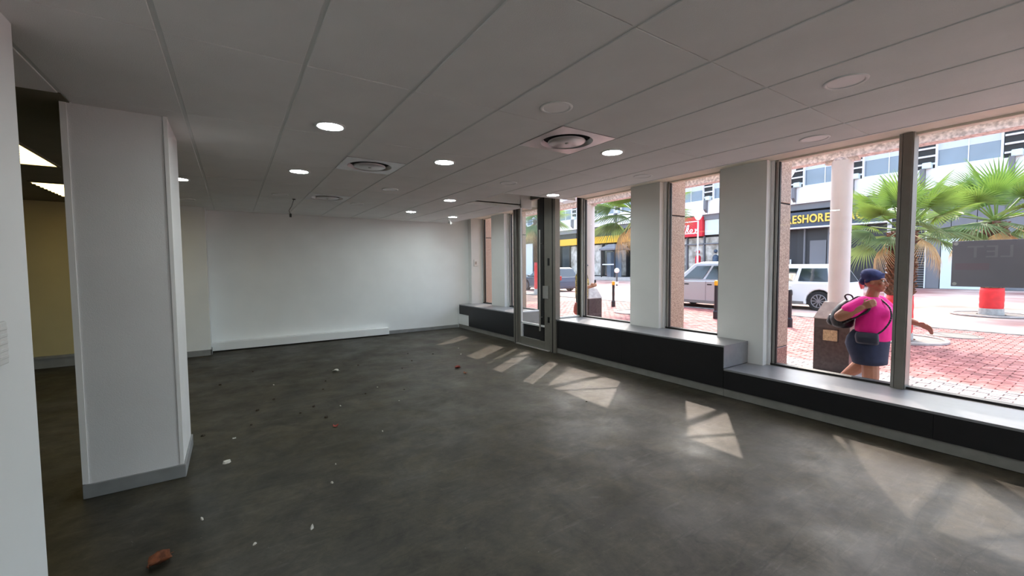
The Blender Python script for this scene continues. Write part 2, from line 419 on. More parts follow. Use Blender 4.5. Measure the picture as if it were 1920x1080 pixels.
# square column
cm = empty('column', (-0.61, 4.2, 0), 'square grey painted column with corner beads and grey skirting', 'column', kind='structure')
obj('shaft', B().box(-0.875, -0.352, 3.89, 4.55, 0.0, CZ + 0.01), MT['column'], cm)
for xx in (-0.875, -0.352):
    s_ = -1 if xx < -0.6 else 1
    obj('corner_bead', B().box(xx - 0.012 if s_ < 0 else xx - 0.02, xx + 0.02 if s_ < 0 else xx + 0.003, 3.883, 3.90, 0.1, CZ), MT['bead'], cm)
obj('skirting', B().box(-0.888, -0.339, 3.877, 4.563, 0, 0.095, 0.003), MT['skirt'], cm)

# ceiling: slab, tiles, tee bars
ce = tag(obj('ceiling', B().box(-6, 5.6, -4.35, YB + 0.15, 2.97, 3.25), MT['soffit']), 'suspended ceiling of white tiles in a metal grid', 'ceiling', kind='structure')
GX = [-2.64 + 0.6 * i for i in range(12)] + [4.5]          # grid lines along the windows
GY = [1.32 + 1.2 * j for j in range(-5, 7)] + [9.6]
NOT = (3.36, 4.5, 5.25, 6.45)                               # ceiling pocket at the door
DIFF = [(2.46, 2.82), (1.26, 4.62), (1.26, 7.02)]
tile_mesh = {}
def tile(x0, x1, y0, y1):
    gx, gy = 0.011, 0.003
    a, b_ = x1 - x0 - 2 * gx, y1 - y0 - 2 * gy
    if a < 0.02 or b_ < 0.02: return
    key = (round(a, 3), round(b_, 3))
    if key not in tile_mesh:
        bb = B().box(-a / 2, a / 2, -b_ / 2, b_ / 2, 0, 0.018, 0.0025)
        o = obj('ceiling_tile', bb, MT['tile'], ce); tile_mesh[key] = o
    else:
        o = tile_mesh[key].copy(); COL.objects.link(o); o.parent = ce
    o.location = ((x0 + x1) / 2, (y0 + y1) / 2, CZ)
for i in range(len(GX) - 1):
    for j in range(len(GY) - 1):
        x0, x1, y0, y1 = GX[i], GX[i + 1], GY[j], GY[j + 1]
        if x1 < -0.2 and y1 < 2.6 and x1 < -0.8: continue     # hidden behind the partition
        if x1 < -0.8 and y0 > 3.6: continue                   # side room
        cuts = [(y0, y1)]
        if x0 >= NOT[0] - 0.05:
            cuts = [(max(a, l), min(c, h)) for a, c in cuts for l, h in ((-9, NOT[2]), (NOT[3], 99)) if min(c, h) > max(a, l)]
        for (dx, dy) in DIFF:
            if x0 < dx < x1 and y0 < dy < y1:
                cuts = [(a, c) for a, c in ((y0, dy - 0.3), (dy + 0.3, y1)) if c - a > 0.05]
        for a, c in cuts: tile(x0, x1, a, c)
for k, x in enumerate(GX):
    segs = [(GY[0], YB)]
    if x < -0.86: segs = [(2.6, 3.72)]
    if x > 3.4: segs = [(GY[0], NOT[2]), (NOT[3], YB)]
    for a, c in segs: obj('grid_bar', B().box(x - 0.014, x + 0.014, a, c, CZ + 0.006, CZ + 0.03), MT['tee'], ce)
for y in GY[:-1]:
    x0 = -2.64 if 2.6 < y < 3.9 else -0.84
    x1 = NOT[0] if NOT[2] < y < NOT[3] else 4.5
    obj('grid_bar', B().box(x0, x1, y - 0.012, y + 0.012, CZ + 0.009, CZ + 0.03), MT['tee'], ce)
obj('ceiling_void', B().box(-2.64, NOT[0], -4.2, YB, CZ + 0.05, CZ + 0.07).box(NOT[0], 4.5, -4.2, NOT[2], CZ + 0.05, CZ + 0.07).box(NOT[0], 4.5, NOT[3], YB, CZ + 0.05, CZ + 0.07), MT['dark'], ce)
# side room ceiling: missing light painted in as a darker brown grey
struct('ceiling_side_room', B().box(-6, -0.84, 3.72, YB, CZ, CZ + 0.05).box(-6, -2.64, -4.2, 3.72, CZ, CZ + 0.05), MT['olive'], 'side room ceiling with its dimness put into a brown grey colour', 'ceiling')
# soffit strip over the benches, upstands, door pocket
struct('trim_2', B().box(4.5, XW + 0.15, -4.2, 5.66, 2.76, 2.97).box(4.5, XW + 0.15, 7.04, YB, 2.76, 2.97), MT['soffit'], 'beige soffit strip above the window benches', 'soffit')
struct('trim_3', B().box(4.485, 4.505, -4.2, NOT[2], CZ - 0.004, 2.77).box(4.485, 4.505, NOT[3], YB, CZ - 0.004, 2.77), MT['tee'], 'white edge trim of the ceiling along the windows', 'trim')
struct('trim_4', B().box(NOT[0] - 0.02, NOT[0], NOT[2], NOT[3], CZ - 0.003, 2.97).box(NOT[0] - 0.02, 4.75, NOT[3], NOT[3] + 0.02, CZ - 0.003, 2.97).box(NOT[0] - 0.02, 4.75, NOT[2] - 0.02, NOT[2], CZ - 0.003, 2.97), MT['wall'], 'white upstand lining the ceiling pocket at the door', 'trim')

# ------------------------------------------------------------------ ceiling fittings
def downlight(x, y, on, label):
    t = empty('downlight', (x, y, CZ), label, 'light', 'round downlights in the ceiling')
    obj('trim_ring', B().lathe([(0.088, -0.002), (0.094, -0.007), (0.108, -0.006), (0.112, 0.0), (0.088, 0.0)], 36, close=True), MT['ring'], t, local=True, smooth=True)
    if on: obj('lens', B().lathe([(0, -0.0045), (0.06, -0.0045), (0.088, -0.002), (0.088, 0), (0, 0)], 36), MT['lit'], t, local=True, smooth=True)
    else: obj('lens', B().lathe([(0, -0.0025), (0.088, -0.0025), (0.088, 0), (0, 0)], 36), MT['unlit'], t, local=True)
LIT = 'lit round downlight glowing white in the tiled ceiling'
for (x, y, l) in [(0.66, 3.48, 'lit round downlight nearest the square column'), (0.66, 5.27, 'lit round downlight past the column, left of the middle air diffuser'),
                  (1.86, 4.04, 'lit round downlight right of the middle air diffuser'), (3.06, 2.85, 'lit round downlight beside the biggest air diffuser'),
                  (4.10, 5.02, 'lit round downlight above the glazed door'), (2.98, 6.28, 'lit round downlight in line with the door, well inside the room'),
                  (2.94, 7.95, 'lit round downlight close to the back wall, away from the windows'), (4.02, 8.34, 'lit round downlight in the back corner by the windows'),
                  (-0.5, 6.45, 'lit round downlight partly hidden by the square column')]:
    downlight(x, y, True, l)
for (x, y) in [(0.66, -1.3), (1.86, -0.7), (3.06, -1.9), (3.06, -3.6), (0.66, -3.1), (1.86, -2.5)]:  # extra lamps out of view behind the camera, added to lift the room light
    downlight(x, y, True, 'unseen lit round downlight added behind the camera to brighten the shop')
for (x, y, l) in [(1.88, 2.26, 'unlit round downlight in front of the biggest air diffuser'), (3.07, 1.02, 'unlit round downlight over the floor by the low bench'),
                  (4.22, 1.61, 'unlit round downlight over the low window bench'), (1.86, 5.83, 'unlit round downlight beyond the middle air diffuser'),
                  (3.02, 4.6, 'unlit round downlight between two lit ones mid ceiling'), (4.18, 3.4, 'unlit round downlight above the tall window bench'),
                  (-0.55, 8.25, 'unlit round downlight close to the white wall nib'), (0.62, 7.05, 'unlit round downlight left of the farthest air diffuser'),
                  (1.8, 7.42, 'unlit round downlight right of the farthest air diffuser')]:
    downlight(x, y, False, l)
def diffuser(x, y, label):
    t = empty('air_diffuser', (x, y, CZ), label, 'air vent', 'round air diffusers in the ceiling')
    b = B(); n = 48; h = 0.293; v0 = []; v1 = []; v2 = []; v3 = []
    for i in range(n):
        a = 2 * PI * i / n; c, s_ = math.cos(a), math.sin(a); k = h / max(abs(c), abs(s_))
        v0.append(b.bm.verts.new((c * k, s_ * k, 0.012))); v1.append(b.bm.verts.new((c * k, s_ * k, -0.002)))
        v2.append(b.bm.verts.new((c * 0.225, s_ * 0.225, -0.004))); v3.append(b.bm.verts.new((c * 0.2, s_ * 0.2, 0.035)))
    for i in range(n):
        j = (i + 1) % n
        for p, q in ((v0, v1), (v1, v2), (v2, v3)): b.bm.faces.new((p[i], p[j], q[j], q[i]))
    obj('face_plate', b, MT['diffuser'], t, local=True)
    obj('throat', B().lathe([(0, 0.030), (0.203, 0.030), (0.203, 0.04), (0, 0.04)], 40), MT['dark'], t, local=True)
    d_ = obj('disc', B().lathe([(0, -0.014), (0.15, -0.012), (0.165, -0.004), (0.16, 0.004), (0, 0.006)], 48), MT['diffuser'], t, local=True, smooth=True)
    obj('knob', B().lathe([(0, -0.022), (0.012, -0.021), (0.018, -0.014), (0.018, -0.01), (0, -0.01)], 20), MT['steel'], d_, local=True, smooth=True)
    obj('collar', B().lathe([(0.02, 0.0), (0.02, 0.04), (0.035, 0.04), (0.035, 0.0)], 20, close=True), MT['steel'], t, local=True)
diffuser(*DIFF[0], 'biggest looking round air diffuser on a square plate, beside a lit downlight')
diffuser(*DIFF[1], 'round air diffuser on a square plate in the middle of the ceiling')
diffuser(*DIFF[2], 'round air diffuser far back in the ceiling near the back wall')
# troffers of the side room
for k, (x0, x1, y0, y1, l) in enumerate([(-1.95, -1.47, 5.05, 6.27, 'yellowish louvred fluorescent light hidden partly by the partition'), (-2.0, -1.55, 7.5, 8.7, 'yellowish louvred fluorescent light near the side room back wall')]):
    t = empty('fluorescent_light', ((x0 + x1) / 2, (y0 + y1) / 2, CZ), l, 'light', 'fluorescent lights in the side room')
    obj('diffuser_panel', B().box(x0, x1, y0, y1, CZ - 0.012, CZ - 0.004), MT['troffer'], t)
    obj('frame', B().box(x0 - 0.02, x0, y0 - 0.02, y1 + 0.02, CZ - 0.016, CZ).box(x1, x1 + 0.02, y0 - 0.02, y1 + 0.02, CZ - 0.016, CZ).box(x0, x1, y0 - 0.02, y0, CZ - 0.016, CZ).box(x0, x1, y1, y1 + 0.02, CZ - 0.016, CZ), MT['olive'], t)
    for q in range(9):
        yy = y0 + (y1 - y0) * (q + 0.5) / 9
        obj('louvre', B().box(x0, x1, yy - 0.012, yy + 0.012, CZ - 0.022, CZ - 0.012), MT['troffer'], t)
# small fittings
t = empty('security_camera', (4.12, 8.72, CZ), 'small ceiling camera hanging in the back corner by the windows', 'camera')
obj('base', B().cyl((4.12, 8.72, CZ), (4.12, 8.72, CZ - 0.025), 0.045), MT['plate'], t)
obj('arm', B().cyl((4.12, 8.72, CZ - 0.02), (4.12, 8.68, CZ - 0.07), 0.012), MT['plate'], t)
obj('head', B().cyl((4.12, 8.72, CZ - 0.08), (4.1, 8.6, CZ - 0.105), 0.032, 0.028), MT['steel'], t)
t = empty('light_switch', (5.2, 9.585, 1.62), 'small white switch plate on the wall end beside the windows', 'switch')
obj('plate', B().box(5.12, 5.22, 9.425, 9.44, 1.55, 1.72, 0.004), MT['plate'], t); obj('rocker', B().box(5.15, 5.19, 9.415, 9.427, 1.6, 1.67), MT['steel'], t)
t = empty('intercom_panel', (-0.77, 2.44, 1.2), 'white moulded plate on the near partition wall', 'switch')
obj('plate', B().box(-0.77, -0.755, 2.38, 2.50, 1.17, 1.34, 0.006, 2), MT['plate'], t)
for q in range(5): obj('rib', B().box(-0.757, -0.749, 2.40, 2.48, 1.195 + q * 0.028, 1.209 + q * 0.028, 0.002), MT['plate'], t)
bc = B(); pts = [(0.84, 7.4, CZ), (0.82, 7.38, 2.56), (0.8, 7.37, 2.5), (0.76, 7.36, 2.43), (0.78, 7.36, 2.38)]
for a, c in zip(pts[:-1], pts[1:]): bc.cyl(a, c, 0.004, n=8)
t = empty('loose_cable', (0.84, 7.4, CZ), 'thin loose cable dangling from the ceiling before the back wall', 'cable')
obj('wire', bc, MT['cable'], t); obj('connector', B().box(0.765, 0.795, 7.35, 7.37, 2.33, 2.385, 0.004), MT['cable'], t); obj('ceiling_grommet', B().lathe([(0, -0.015), (0.02, -0.012), (0.024, 0)], 16), MT['cable'], t, local=True)
# ------------------------------------------------------------------ window wall
def pilaster(y0, y1, z0, label):
    o = obj('pilaster', B().box(5.25, 5.45, y0, y1, z0, 2.76), MT['pil']); tag(o, label, 'pilaster', kind='structure')
pilaster(2.48, 3.05, 0.33, 'grey plastered window pilaster standing at the step of the bench')
pilaster(3.96, 4.50, 0.60, 'grey plastered window pilaster on the tall bench')
pilaster(8.20, 8.78, 0.60, 'grey plastered window pilaster between the door and the back wall')
struct('wall_end', B().box(5.05, 5.45, 9.44, YB, 0.6, 2.76), MT['pil'], 'narrow grey wall end between back wall and windows', 'wall')
struct('wall_right', B().box(5.34, 5.46, -4.2, 2.70, G - 0.1, 0.33).box(5.34, 5.46, 2.70, 5.70, G - 0.1, 0.6).box(5.34, 5.46, 7.0, YB, G - 0.1, 0.6).box(5.36, 5.5, -4.2, 5.66, 2.77, 4.6).box(5.36, 5.5, 7.04, 12, 2.77, 4.6).box(5.36, 5.5, 5.66, 7.04, 2.99, 4.6).box(5.36, 5.6, YB + 0.16, 14, G - 0.1, 4.6), MT['plinth'], 'low wall under the shop windows and fascia above', 'wall')
for k, (y0, y1) in enumerate([(2.48, 3.05), (3.96, 4.50), (8.20, 8.78), (9.52, 10.1)]):
    t = empty('granite_pillar', (5.68, (y0 + y1) / 2, G), ['speckled granite pillar outside the step of the bench', 'speckled granite pillar outside the tall bench', 'speckled granite pillar outside, next to the glazed door', 'speckled granite pillar outside the far corner'][k], 'pillar', kind='structure')
    for (z0, z1, mm) in ((G, 0.5, 'granite_red'), (0.506, 2.28, 'granite'), (2.295, 4.6, 'granite')):
        obj('stone_slab', B().box(5.475, 5.87, y0, y1, z0, z1, 0.006), MT[mm], t)
    obj('joint', B().box(5.48, 5.865, y0 + 0.005, y1 - 0.005, 0.4, 2.4), MT['dark'], t)

def jamb(win, y, s, z0, z1):
    """stepped upright of a window; s = -1: bay lies below y, +1: above y"""
    f = lambda a, b_: (min(y + s * a, y + s * b_), max(y + s * a, y + s * b_))
    obj('jamb', B().box(5.345, 5.46, *f(0.0, 0.034), z0, z1), MT['white'], win)
    g_ = obj('glazing_bead', B().box(5.365, 5.44, *f(0.048, 0.072), z0, z1), MT['frame'], win)
    obj('gasket', B().box(5.38, 5.425, *f(0.034, 0.048), z0, z1).box(5.385, 5.42, *f(0.072, 0.082), z0, z1), MT['gasket'], g_)
def window(n, y0, y1, z0, label, mull=(), z1=2.76):
    t = empty('window_%d' % n, (XW, (y0 + y1) / 2, z0), label, 'window', kind='structure')
    jamb(t, y1, -1, z0, z1); jamb(t, y0, 1, z0, z1)
    obj('sill_rail', B().box(5.36, 5.45, y0, y1, z0, z0 + 0.022), MT['gasket'], t)
    obj('head_rail', B().box(5.37, 5.44, y0, y1, z1 - 0.02, z1), MT['soffit'], t)
    ys = [y0 + 0.08] + sorted(mull) + [y1 - 0.08]
    for a, c in zip(ys[:-1], ys[1:]):
        obj('pane', B().box(5.398, 5.404, a, c, z0 + 0.02, z1 - 0.015), MT['glass'], t)
    for q in mull:
        mm = obj('mullion', B().box(5.30, 5.46, q - 0.045, q + 0.02, z0, z1), MT['frame_dk'], t)
        obj('mullion_bead', B().box(5.315, 5.45, q + 0.028, q + 0.052, z0, z1).box(5.315, 5.45, q - 0.056, q - 0.045, z0, z1), MT['frame'], mm)
        obj('gasket', B().box(5.33, 5.44, q + 0.02, q + 0.028, z0, z1), MT['gasket'], mm)
window(1, -4.2, 2.48, 0.33, 'wide shop window with slim mullions above the low bench', (1.275, 0.02, -1.235, -2.49))
window(2, 3.05, 3.96, 0.60, 'narrow shop window between two pilasters')
window(3, 4.50, 5.74, 0.60, 'shop window between pilaster and glazed door')
window(4, 7.02, 8.20, 0.60, 'shop window just beyond the glazed door')
window(5, 8.78, 9.44, 0.60, 'narrow shop window in the far corner')
# glazed returns of the recessed door
for k, (y, n) in enumerate([(5.78, 6), (6.99, 7)]):
    t = empty('window_%d' % n, (5.07, y, 0.6), ['glazed return on the bench side of the door', 'glazed return on the far side of the door'][k], 'window', kind='structure')
    obj('pane', B().box(4.84, 5.34, y - 0.003, y + 0.003, 0.62, 2.95), MT['glass'], t)
    obj('jamb', B().box(4.80, 4.845, y - 0.03, y + 0.03, 0.6, 2.97), MT['white'], t)
    obj('corner_post', B().box(5.34, 5.46, y - 0.06, y + 0.06, 0.6, 2.97), MT['frame_dk'], t)
    obj('gasket', B().box(5.33, 5.345, y - 0.03, y + 0.03, 0.6, 2.97), MT['gasket'], t)
    obj('sill_rail', B().box(4.84, 5.34, y - 0.025, y + 0.025, 0.6, 0.625), MT['white'], t)
    obj('low_wall', B().box(4.80, 5.40, y - 0.035, y + 0.035, 0.0, 0.6), MT['plinth'], t)
# door
d = empty('door_1', (4.75, 6.34, 0), 'tall glazed aluminium entrance door with pull bar', 'door', kind='structure')
for (a, c) in ((6.885, 7.0), (5.68, 5.845)):
    j = obj('door_jamb', B().box(4.69, 4.80, a, c, 0, 2.97, 0.004), MT['frame_dk'], d)
    obj('jamb_groove', B().box(4.686, 4.70, a + (c - a) * 0.42, a + (c - a) * 0.54, 0, 2.97), MT['gasket'], j)
obj('door_head', B().box(4.69, 4.80, 5.845, 6.885, 2.88, 2.97), MT['frame_dk'], d)
lf = obj('door_leaf', B().box(4.72, 4.77, 6.78, 6.87, 0.02, 2.86, 0.003).box(4.72, 4.77, 5.86, 6.03, 0.02, 2.86, 0.003).box(4.72, 4.77, 6.03, 6.78, 0.02, 0.16, 0.003).box(4.72, 4.77, 6.03, 6.78, 2.78, 2.86, 0.003), MT['frame_dk'], d)
obj('glass', B().box(4.742, 4.748, 6.03, 6.78, 0.16, 2.78), MT['glass'], lf)
obj('glazing_bead', B().box(4.715, 4.735, 6.75, 6.785, 0.16, 2.78).box(4.715, 4.735, 6.03, 6.78, 0.42, 0.455), MT['white'], lf)
obj('kick_glass', B().box(4.75, 4.756, 6.03, 6.75, 0.16, 0.42), M('smoked_kick_panel', (46, 44, 52), 0.15), lf)
obj('pull_bar', B().cyl((4.67, 6.10, 0.35), (4.67, 6.10, 2.2), 0.016).cyl((4.67, 6.10, 0.6), (4.73, 6.10, 0.6), 0.01).cyl((4.67, 6.10, 1.95), (4.73, 6.10, 1.95), 0.01), MT['steel'], lf)
obj('lock_case', B().box(4.70, 4.722, 5.90, 6.06, 0.95, 1.18, 0.004), MT['steel'], lf)
obj('bolt', B().box(4.705, 4.722, 5.88, 5.92, 0.52, 0.62).box(4.705, 4.722, 5.88, 5.92, 1.55, 1.68), MT['gasket'], lf)
obj('inner_stile', B().box(4.722, 4.768, 6.05, 6.17, 0.16, 2.78), MT['gasket'], lf)
obj('threshold', B().box(4.66, 4.82, 5.845, 6.885, 0, 0.018, 0.004), MT['steel'], d)
struct('step', B().box(5.4, 5.9, 5.5, 7.2, G - 0.1, -0.005), MT['stonecap'], 'pale stone doorstep outside the glazed door', 'step')

# ------------------------------------------------------------------ benches
def bench(name_label, y0, y1, h, cuts, endlo=False):
    t = empty('window_bench', (5.0, (y0 + y1) / 2, 0), name_label, 'bench')
    obj('plinth', B().box(XB + 0.012, 5.33, y0, y1, 0.006, 0.1), MT['plinth'], t)
    obj('shadow_gap', B().box(XB + 0.02, 5.33, y0, y1, 0.0, 0.006), MT['dark'], t)
    ys = [y0] + list(cuts) + [y1]
    for a, c in zip(ys[:-1], ys[1:]):
        obj('front_panel', B().box(XB, XB + 0.02, a + 0.001, c - 0.001, 0.1, h - 0.004), MT['black'], t)
    obj('carcass', B().box(XB + 0.02, 5.33, y0 + 0.003, y1 - 0.003, 0.1, h - 0.022), MT['black'], t)
    obj('seat_top', B().box(XB - 0.002, 5.335, y0, y1, h - 0.022, h, 0.002), MT['benchtop'], t)
    return t
bench('long low black window bench with grey top under the wide window', -4.2, 2.66, 0.33, (-1.6, 0.9))
bh = bench('tall black window bench with grey top between step and door', 2.664, 5.675, 0.60, (4.2,))
obj('end_panel', B().box(XB, 5.335, 2.658, 2.667, 0.335, 0.6), MT['benchtop'], bh)
t = empty('window_bench', (5.0, 8.2, 0), 'black window bench beyond the door with a cut away end', 'bench')
obj('plinth', B().box(XB + 0.012, 5.33, 7.03, 9.55, 0.006, 0.1), MT['plinth'], t)
obj('front_panel', B().box(XB, XB + 0.02, 7.03, 9.0, 0.1, 0.596).box(XB, XB + 0.02, 9.0, 9.5, 0.36, 0.596), MT['black'], t)
obj('carcass', B().box(XB + 0.02, 5.33, 7.03, 9.0, 0.1, 0.578).box(XB + 0.02, 5.33, 9.0, 9.5, 0.36, 0.578), MT['black'], t)
obj('seat_top', B().box(XB - 0.002, 5.335, 7.03, 9.5, 0.578, 0.6, 0.002), MT['benchtop'], t)
obj('end_block', B().box(XB + 0.01, 5.33, 9.005, 9.56, 0.1, 0.355), MT['wall'], t)

# ------------------------------------------------------------------ sign on the glass
t = empty('to_let_sign', (5.48, 0.58, 1.32), 'dark rectangular letting board fixed outside the wide window', 'sign')
obj('board', B().box(5.475, 5.487, 0.2, 0.97, 1.325, 1.735, 0.002), MT['board'], t)
text_parts('TO LET', 0.15, 0.001, MT['boardtext'], t, (5.4745, 0.29, 1.585), (0, 1, 0), (0, 0, 1), width=0.6)
obj('red_band', B().box(5.4742, 5.4752, 0.74, 0.95, 1.475, 1.535), MT['boardred'], t)
for (yy, zz) in ((0.945, 1.71), (0.945, 1.35), (0.225, 1.71), (0.225, 1.35)):
    obj('fixing_stud', B().cyl((5.46, yy, zz), (5.476, yy, zz), 0.014), MT['white'], t)

# ------------------------------------------------------------------ debris on the floor
def dry_leaf(x, y, s, rz, mat, label):
    b = B(); n = 9; k = 5
    rows = []
    for i in range(n):
        u = i / (n - 1); wd = math.sin(PI * min(1, u * 1.02)) ** 0.7 * 0.45 * (1 + 0.15 * math.sin(u * 17))
        rows.append([b.bm.verts.new(((u - 0.5) * s, (j / (k - 1) - 0.5) * s * wd * 2, s * (0.05 + 0.22 * abs(j / (k - 1) - 0.5) + 0.14 * math.sin(u * 5 + j)) )) for j in range(k)])
    for i in range(n - 1):
        for j in range(k - 1): b.bm.faces.new((rows[i][j], rows[i + 1][j], rows[i + 1][j + 1], rows[i][j + 1]))
    zmin = min(v.co.z for v in b.bm.verts)
    for v in b.bm.verts: v.co.z += 0.001 - zmin
    o = empty('dry_leaf', (x, y, 0), label, 'leaf', 'dry leaves on the concrete floor', rz=rz)
    q = obj('blade', b, mat, o, local=True, smooth=True); q.modifiers.new('thick', 'SOLIDIFY').thickness = 0.001
    obj('stalk', B().cyl((s * 0.5, 0, s * 0.12), (s * 0.75, s * 0.06, 0.003), 0.0015, n=6), mat, o, local=True)
dry_leaf(-0.37, 2.79, 0.12, 0.9, MT['leafdry'], 'curled brown dry leaf lying nearest the partition wall')
dry_leaf(0.78, 4.28, 0.06, 2.0, MT['leafred'], 'small reddish dry leaf in the middle of the floor')
dry_leaf(2.79, 5.7, 0.10, 0.3, MT['leafred'], 'reddish dry leaf lying before the glazed door')
dry_leaf(2.75, 5.36, 0.07, 1.4, MT['leafdry'], 'brown dry leaf beside the reddish one before the door')
dry_leaf(1.22, 6.58, 0.09, 0.2, MT['paper'], 'pale dry leaf lying before the boxed duct')
def scrap(x, y, s, rz, mat, name, label, grp):
    b = B(); n = 7
    top = []; bot = []
    for i in range(n):
        a = 2 * PI * i / n; r_ = s * random.uniform(0.32, 0.55); q = 0.5 if name == 'paper_scrap' else 0.8
        bot.append(b.bm.verts.new((r_ * math.cos(a), r_ * q * math.sin(a), 0.0)))
        top.append(b.bm.verts.new((r_ * 0.8 * math.cos(a), r_ * 0.8 * q * math.sin(a), s * random.uniform(0.12, 0.4))))
    for i in range(n): b.bm.faces.new((bot[i], bot[(i + 1) % n], top[(i + 1) % n], top[i]))
    b.bm.faces.new(top); b.bm.faces.new(bot[::-1])
    o = obj(name, b, mat); o.location = (x, y, 0.0005); o.rotation_euler.z = rz
    tag(o, label, 'litter', grp)
for (x, y, s) in [(-0.21, 3.15, 0.04), (0.34, 2.67, 0.045), (0.05, 2.69, 0.03), (-0.09, 3.97, 0.07), (0.54, 3.16, 0.03), (1.12, 3.9, 0.03), (-0.04, 4.51, 0.03), (0.62, 3.45, 0.02), (1.55, 4.7, 0.025), (0.95, 4.9, 0.025), (0.4, 6.3, 0.03), (3.5, 7.1, 0.03), (3.3, 6.6, 0.025), (1.5, 5.4, 0.02)]:
    scrap(x, y, s, random.uniform(0, 6), MT['paper'], 'paper_scrap', 'small pale scrap of paper on the concrete floor', 'pale scraps on the floor')
for (x, y, s) in [(-0.28, 4.74, 0.04), (0.17, 5.26, 0.05), (-0.19, 6.72, 0.05), (0.7, 5.04, 0.05), (0.35, 5.6, 0.04), (0.9, 5.7, 0.03), (1.3, 5.2, 0.03), (1.0, 6.1, 0.03), (0.55, 4.9, 0.03), (0.1, 4.8, 0.03), (2.4, 6.6, 0.04), (2.9, 6.9, 0.04), (2.1, 6.2, 0.03), (3.29, 3.44, 0.025), (1.75, 5.1, 0.03), (0.75, 4.6, 0.05), (1.6, 6.8, 0.03), (2.55, 7.2, 0.03), (3.55, 6.7, 0.02), (0.2, 7.3, 0.03)]:
    scrap(x, y, s, random.uniform(0, 6), MT['crumb'], 'crumb', 'dark crumb of dirt on the concrete floor', 'dark crumbs on the floor')
# ------------------------------------------------------------------ street: ground
gr = struct('pavement', B().box(5.46, 14.0, -12, 60, G - 0.3, G - 0.012), MT['joint'], 'red brick paved footway outside the shop windows', 'pavement')
rd = struct('road', B().box(14.2, 60, -30, 90, G - 0.3, G - 0.02), MT['road'], 'pale red paved street in front of the office block', 'road')
struct('kerb', B().box(14.0, 14.22, -12, 60, G - 0.3, G + 0.02, 0.02), MT['kerb'], 'concrete kerb along the parked cars', 'kerb')
PL, PW = 0.21, 0.105
cells = []
i = 0; x = 5.5
while x < 13.95:
    y = -2.4 - (PL / 2 if i % 2 else 0)
    while y < 14:
        cells.append((x, y)); y += PL
    x += PW; i += 1
def seen_score(x, y):
    # ground shows through the wide window from about x 7 outwards
    return abs(x - 7.0) * 2.0 + max(0, x - 7.0) * 0.5 + abs(y - 1.6) if x > 6.95 and y > x * 0.085 - 0.2 else 99
cells.sort(key=lambda c: seen_score(*c))
pm = {}
for k, (x, y) in enumerate(cells[:300]):
    key = 'paver_g' if x < 7.75 else 'paver'
    if key not in pm:
        o = obj('brick', B().box(0.004, PW - 0.004, 0.004, PL - 0.004, -0.05, 0, 0.004), MT[key], gr, local=True); pm[key] = o
    else:
        o = pm[key].copy(); COL.objects.link(o); o.parent = gr
    o.location = (x, y, G + random.uniform(-0.003, 0.001))
for key in ('paver_g', 'paver'):
    V = []; Fc = []
    for (x, y) in cells[300:]:
        if (key == 'paver_g') != (x < 7.75): continue
        z = G + random.uniform(-0.003, 0.001); n = len(V); q = 0.004
        V += [(x + q, y + q, z - 0.03), (x + PW - q, y + q, z - 0.03), (x + PW - q, y + PL - q, z - 0.03), (x + q, y + PL - q, z - 0.03),
              (x + q * 2, y + q * 2, z), (x + PW - q * 2, y + q * 2, z), (x + PW - q * 2, y + PL - q * 2, z), (x + q * 2, y + PL - q * 2, z)]
        Fc += [(n + 4, n + 5, n + 6, n + 7)] + [(n + a, n + (a + 1) % 4, n + 4 + (a + 1) % 4, n + 4 + a) for a in range(4)]
    me = bpy.data.meshes.new('brick_field'); me.from_pydata(V, [], Fc); me.materials.append(MT[key])
    o = bpy.data.objects.new('brick_field', me); COL.objects.link(o); o.parent = gr; o['kind'] = 'stuff'
# manhole cover
t = empty('manhole_cover', (12.9, 2.2, G), 'round cast iron manhole cover in the brick paving', 'manhole')
obj('rim', B().lathe([(0.36, 0), (0.36, 0.012), (0.44, 0.012), (0.45, 0)], 40, (12.9, 2.2, G)), MT['iron'], t)
obj('lid', B().lathe([(0, 0.0), (0, 0.008), (0.355, 0.008), (0.355, 0)], 40, (12.9, 2.2, G)), MT['iron'], t)

# ------------------------------------------------------------------ canopy and its columns
def street_column(y, label, plaque):
    x = 7.42
    t = empty('street_column', (x, y, G), label, 'column', 'round columns carrying the canopy')
    obj('shaft', B().cyl((x, y, 0.7), (x, y, 1.98), 0.128, n=32).cyl((x, y, 2.0), (x, y, 3.02), 0.128, n=32).cyl((x, y, 1.97), (x, y, 2.01), 0.124, n=32), MT['post'], t)
    auto(t.children[0])
    pl = obj('plinth', B().box(x - 0.22, x + 0.22, y - 0.22, y + 0.22, G, 0.74, 0.006), MT['gran_dk'], t)
    obj('cap', B().loft([[Vector((x + sx * a, y + sy * a, z)) for sx, sy in ((-1, -1), (1, -1), (1, 1), (-1, 1))] for a, z in ((0.225, 0.735), (0.225, 0.75), (0.13, 0.98))]), MT['stonecap'], t)
    if plaque:
        q = obj('plaque', B().box(x - 0.228, x - 0.218, y - 0.08, y + 0.1, 0.42, 0.58, 0.002), MT['brass'], pl)
        obj('plaque_rim', B().box(x - 0.23, x - 0.219, y - 0.09, y - 0.078, 0.41, 0.59).box(x - 0.23, x - 0.219, y + 0.098, y + 0.11, 0.41, 0.59).box(x - 0.23, x - 0.219, y - 0.09, y + 0.11, 0.41, 0.422).box(x - 0.23, x - 0.219, y - 0.09, y + 0.11, 0.578, 0.59), MT['gran_dk'], t)
    obj('bracket', B().ball((x, y, 3.03), 0.13, (1, 1, 0.5)).box(x - 0.05, x + 0.05, y - 0.2, y + 0.2, 3.0, 3.06), MT['beam'], t)
street_column(2.47, 'white round street column on a dark plinth with a plaque', True)
street_column(7.66, 'white round street column on a dark plinth behind the person in a cap', False)
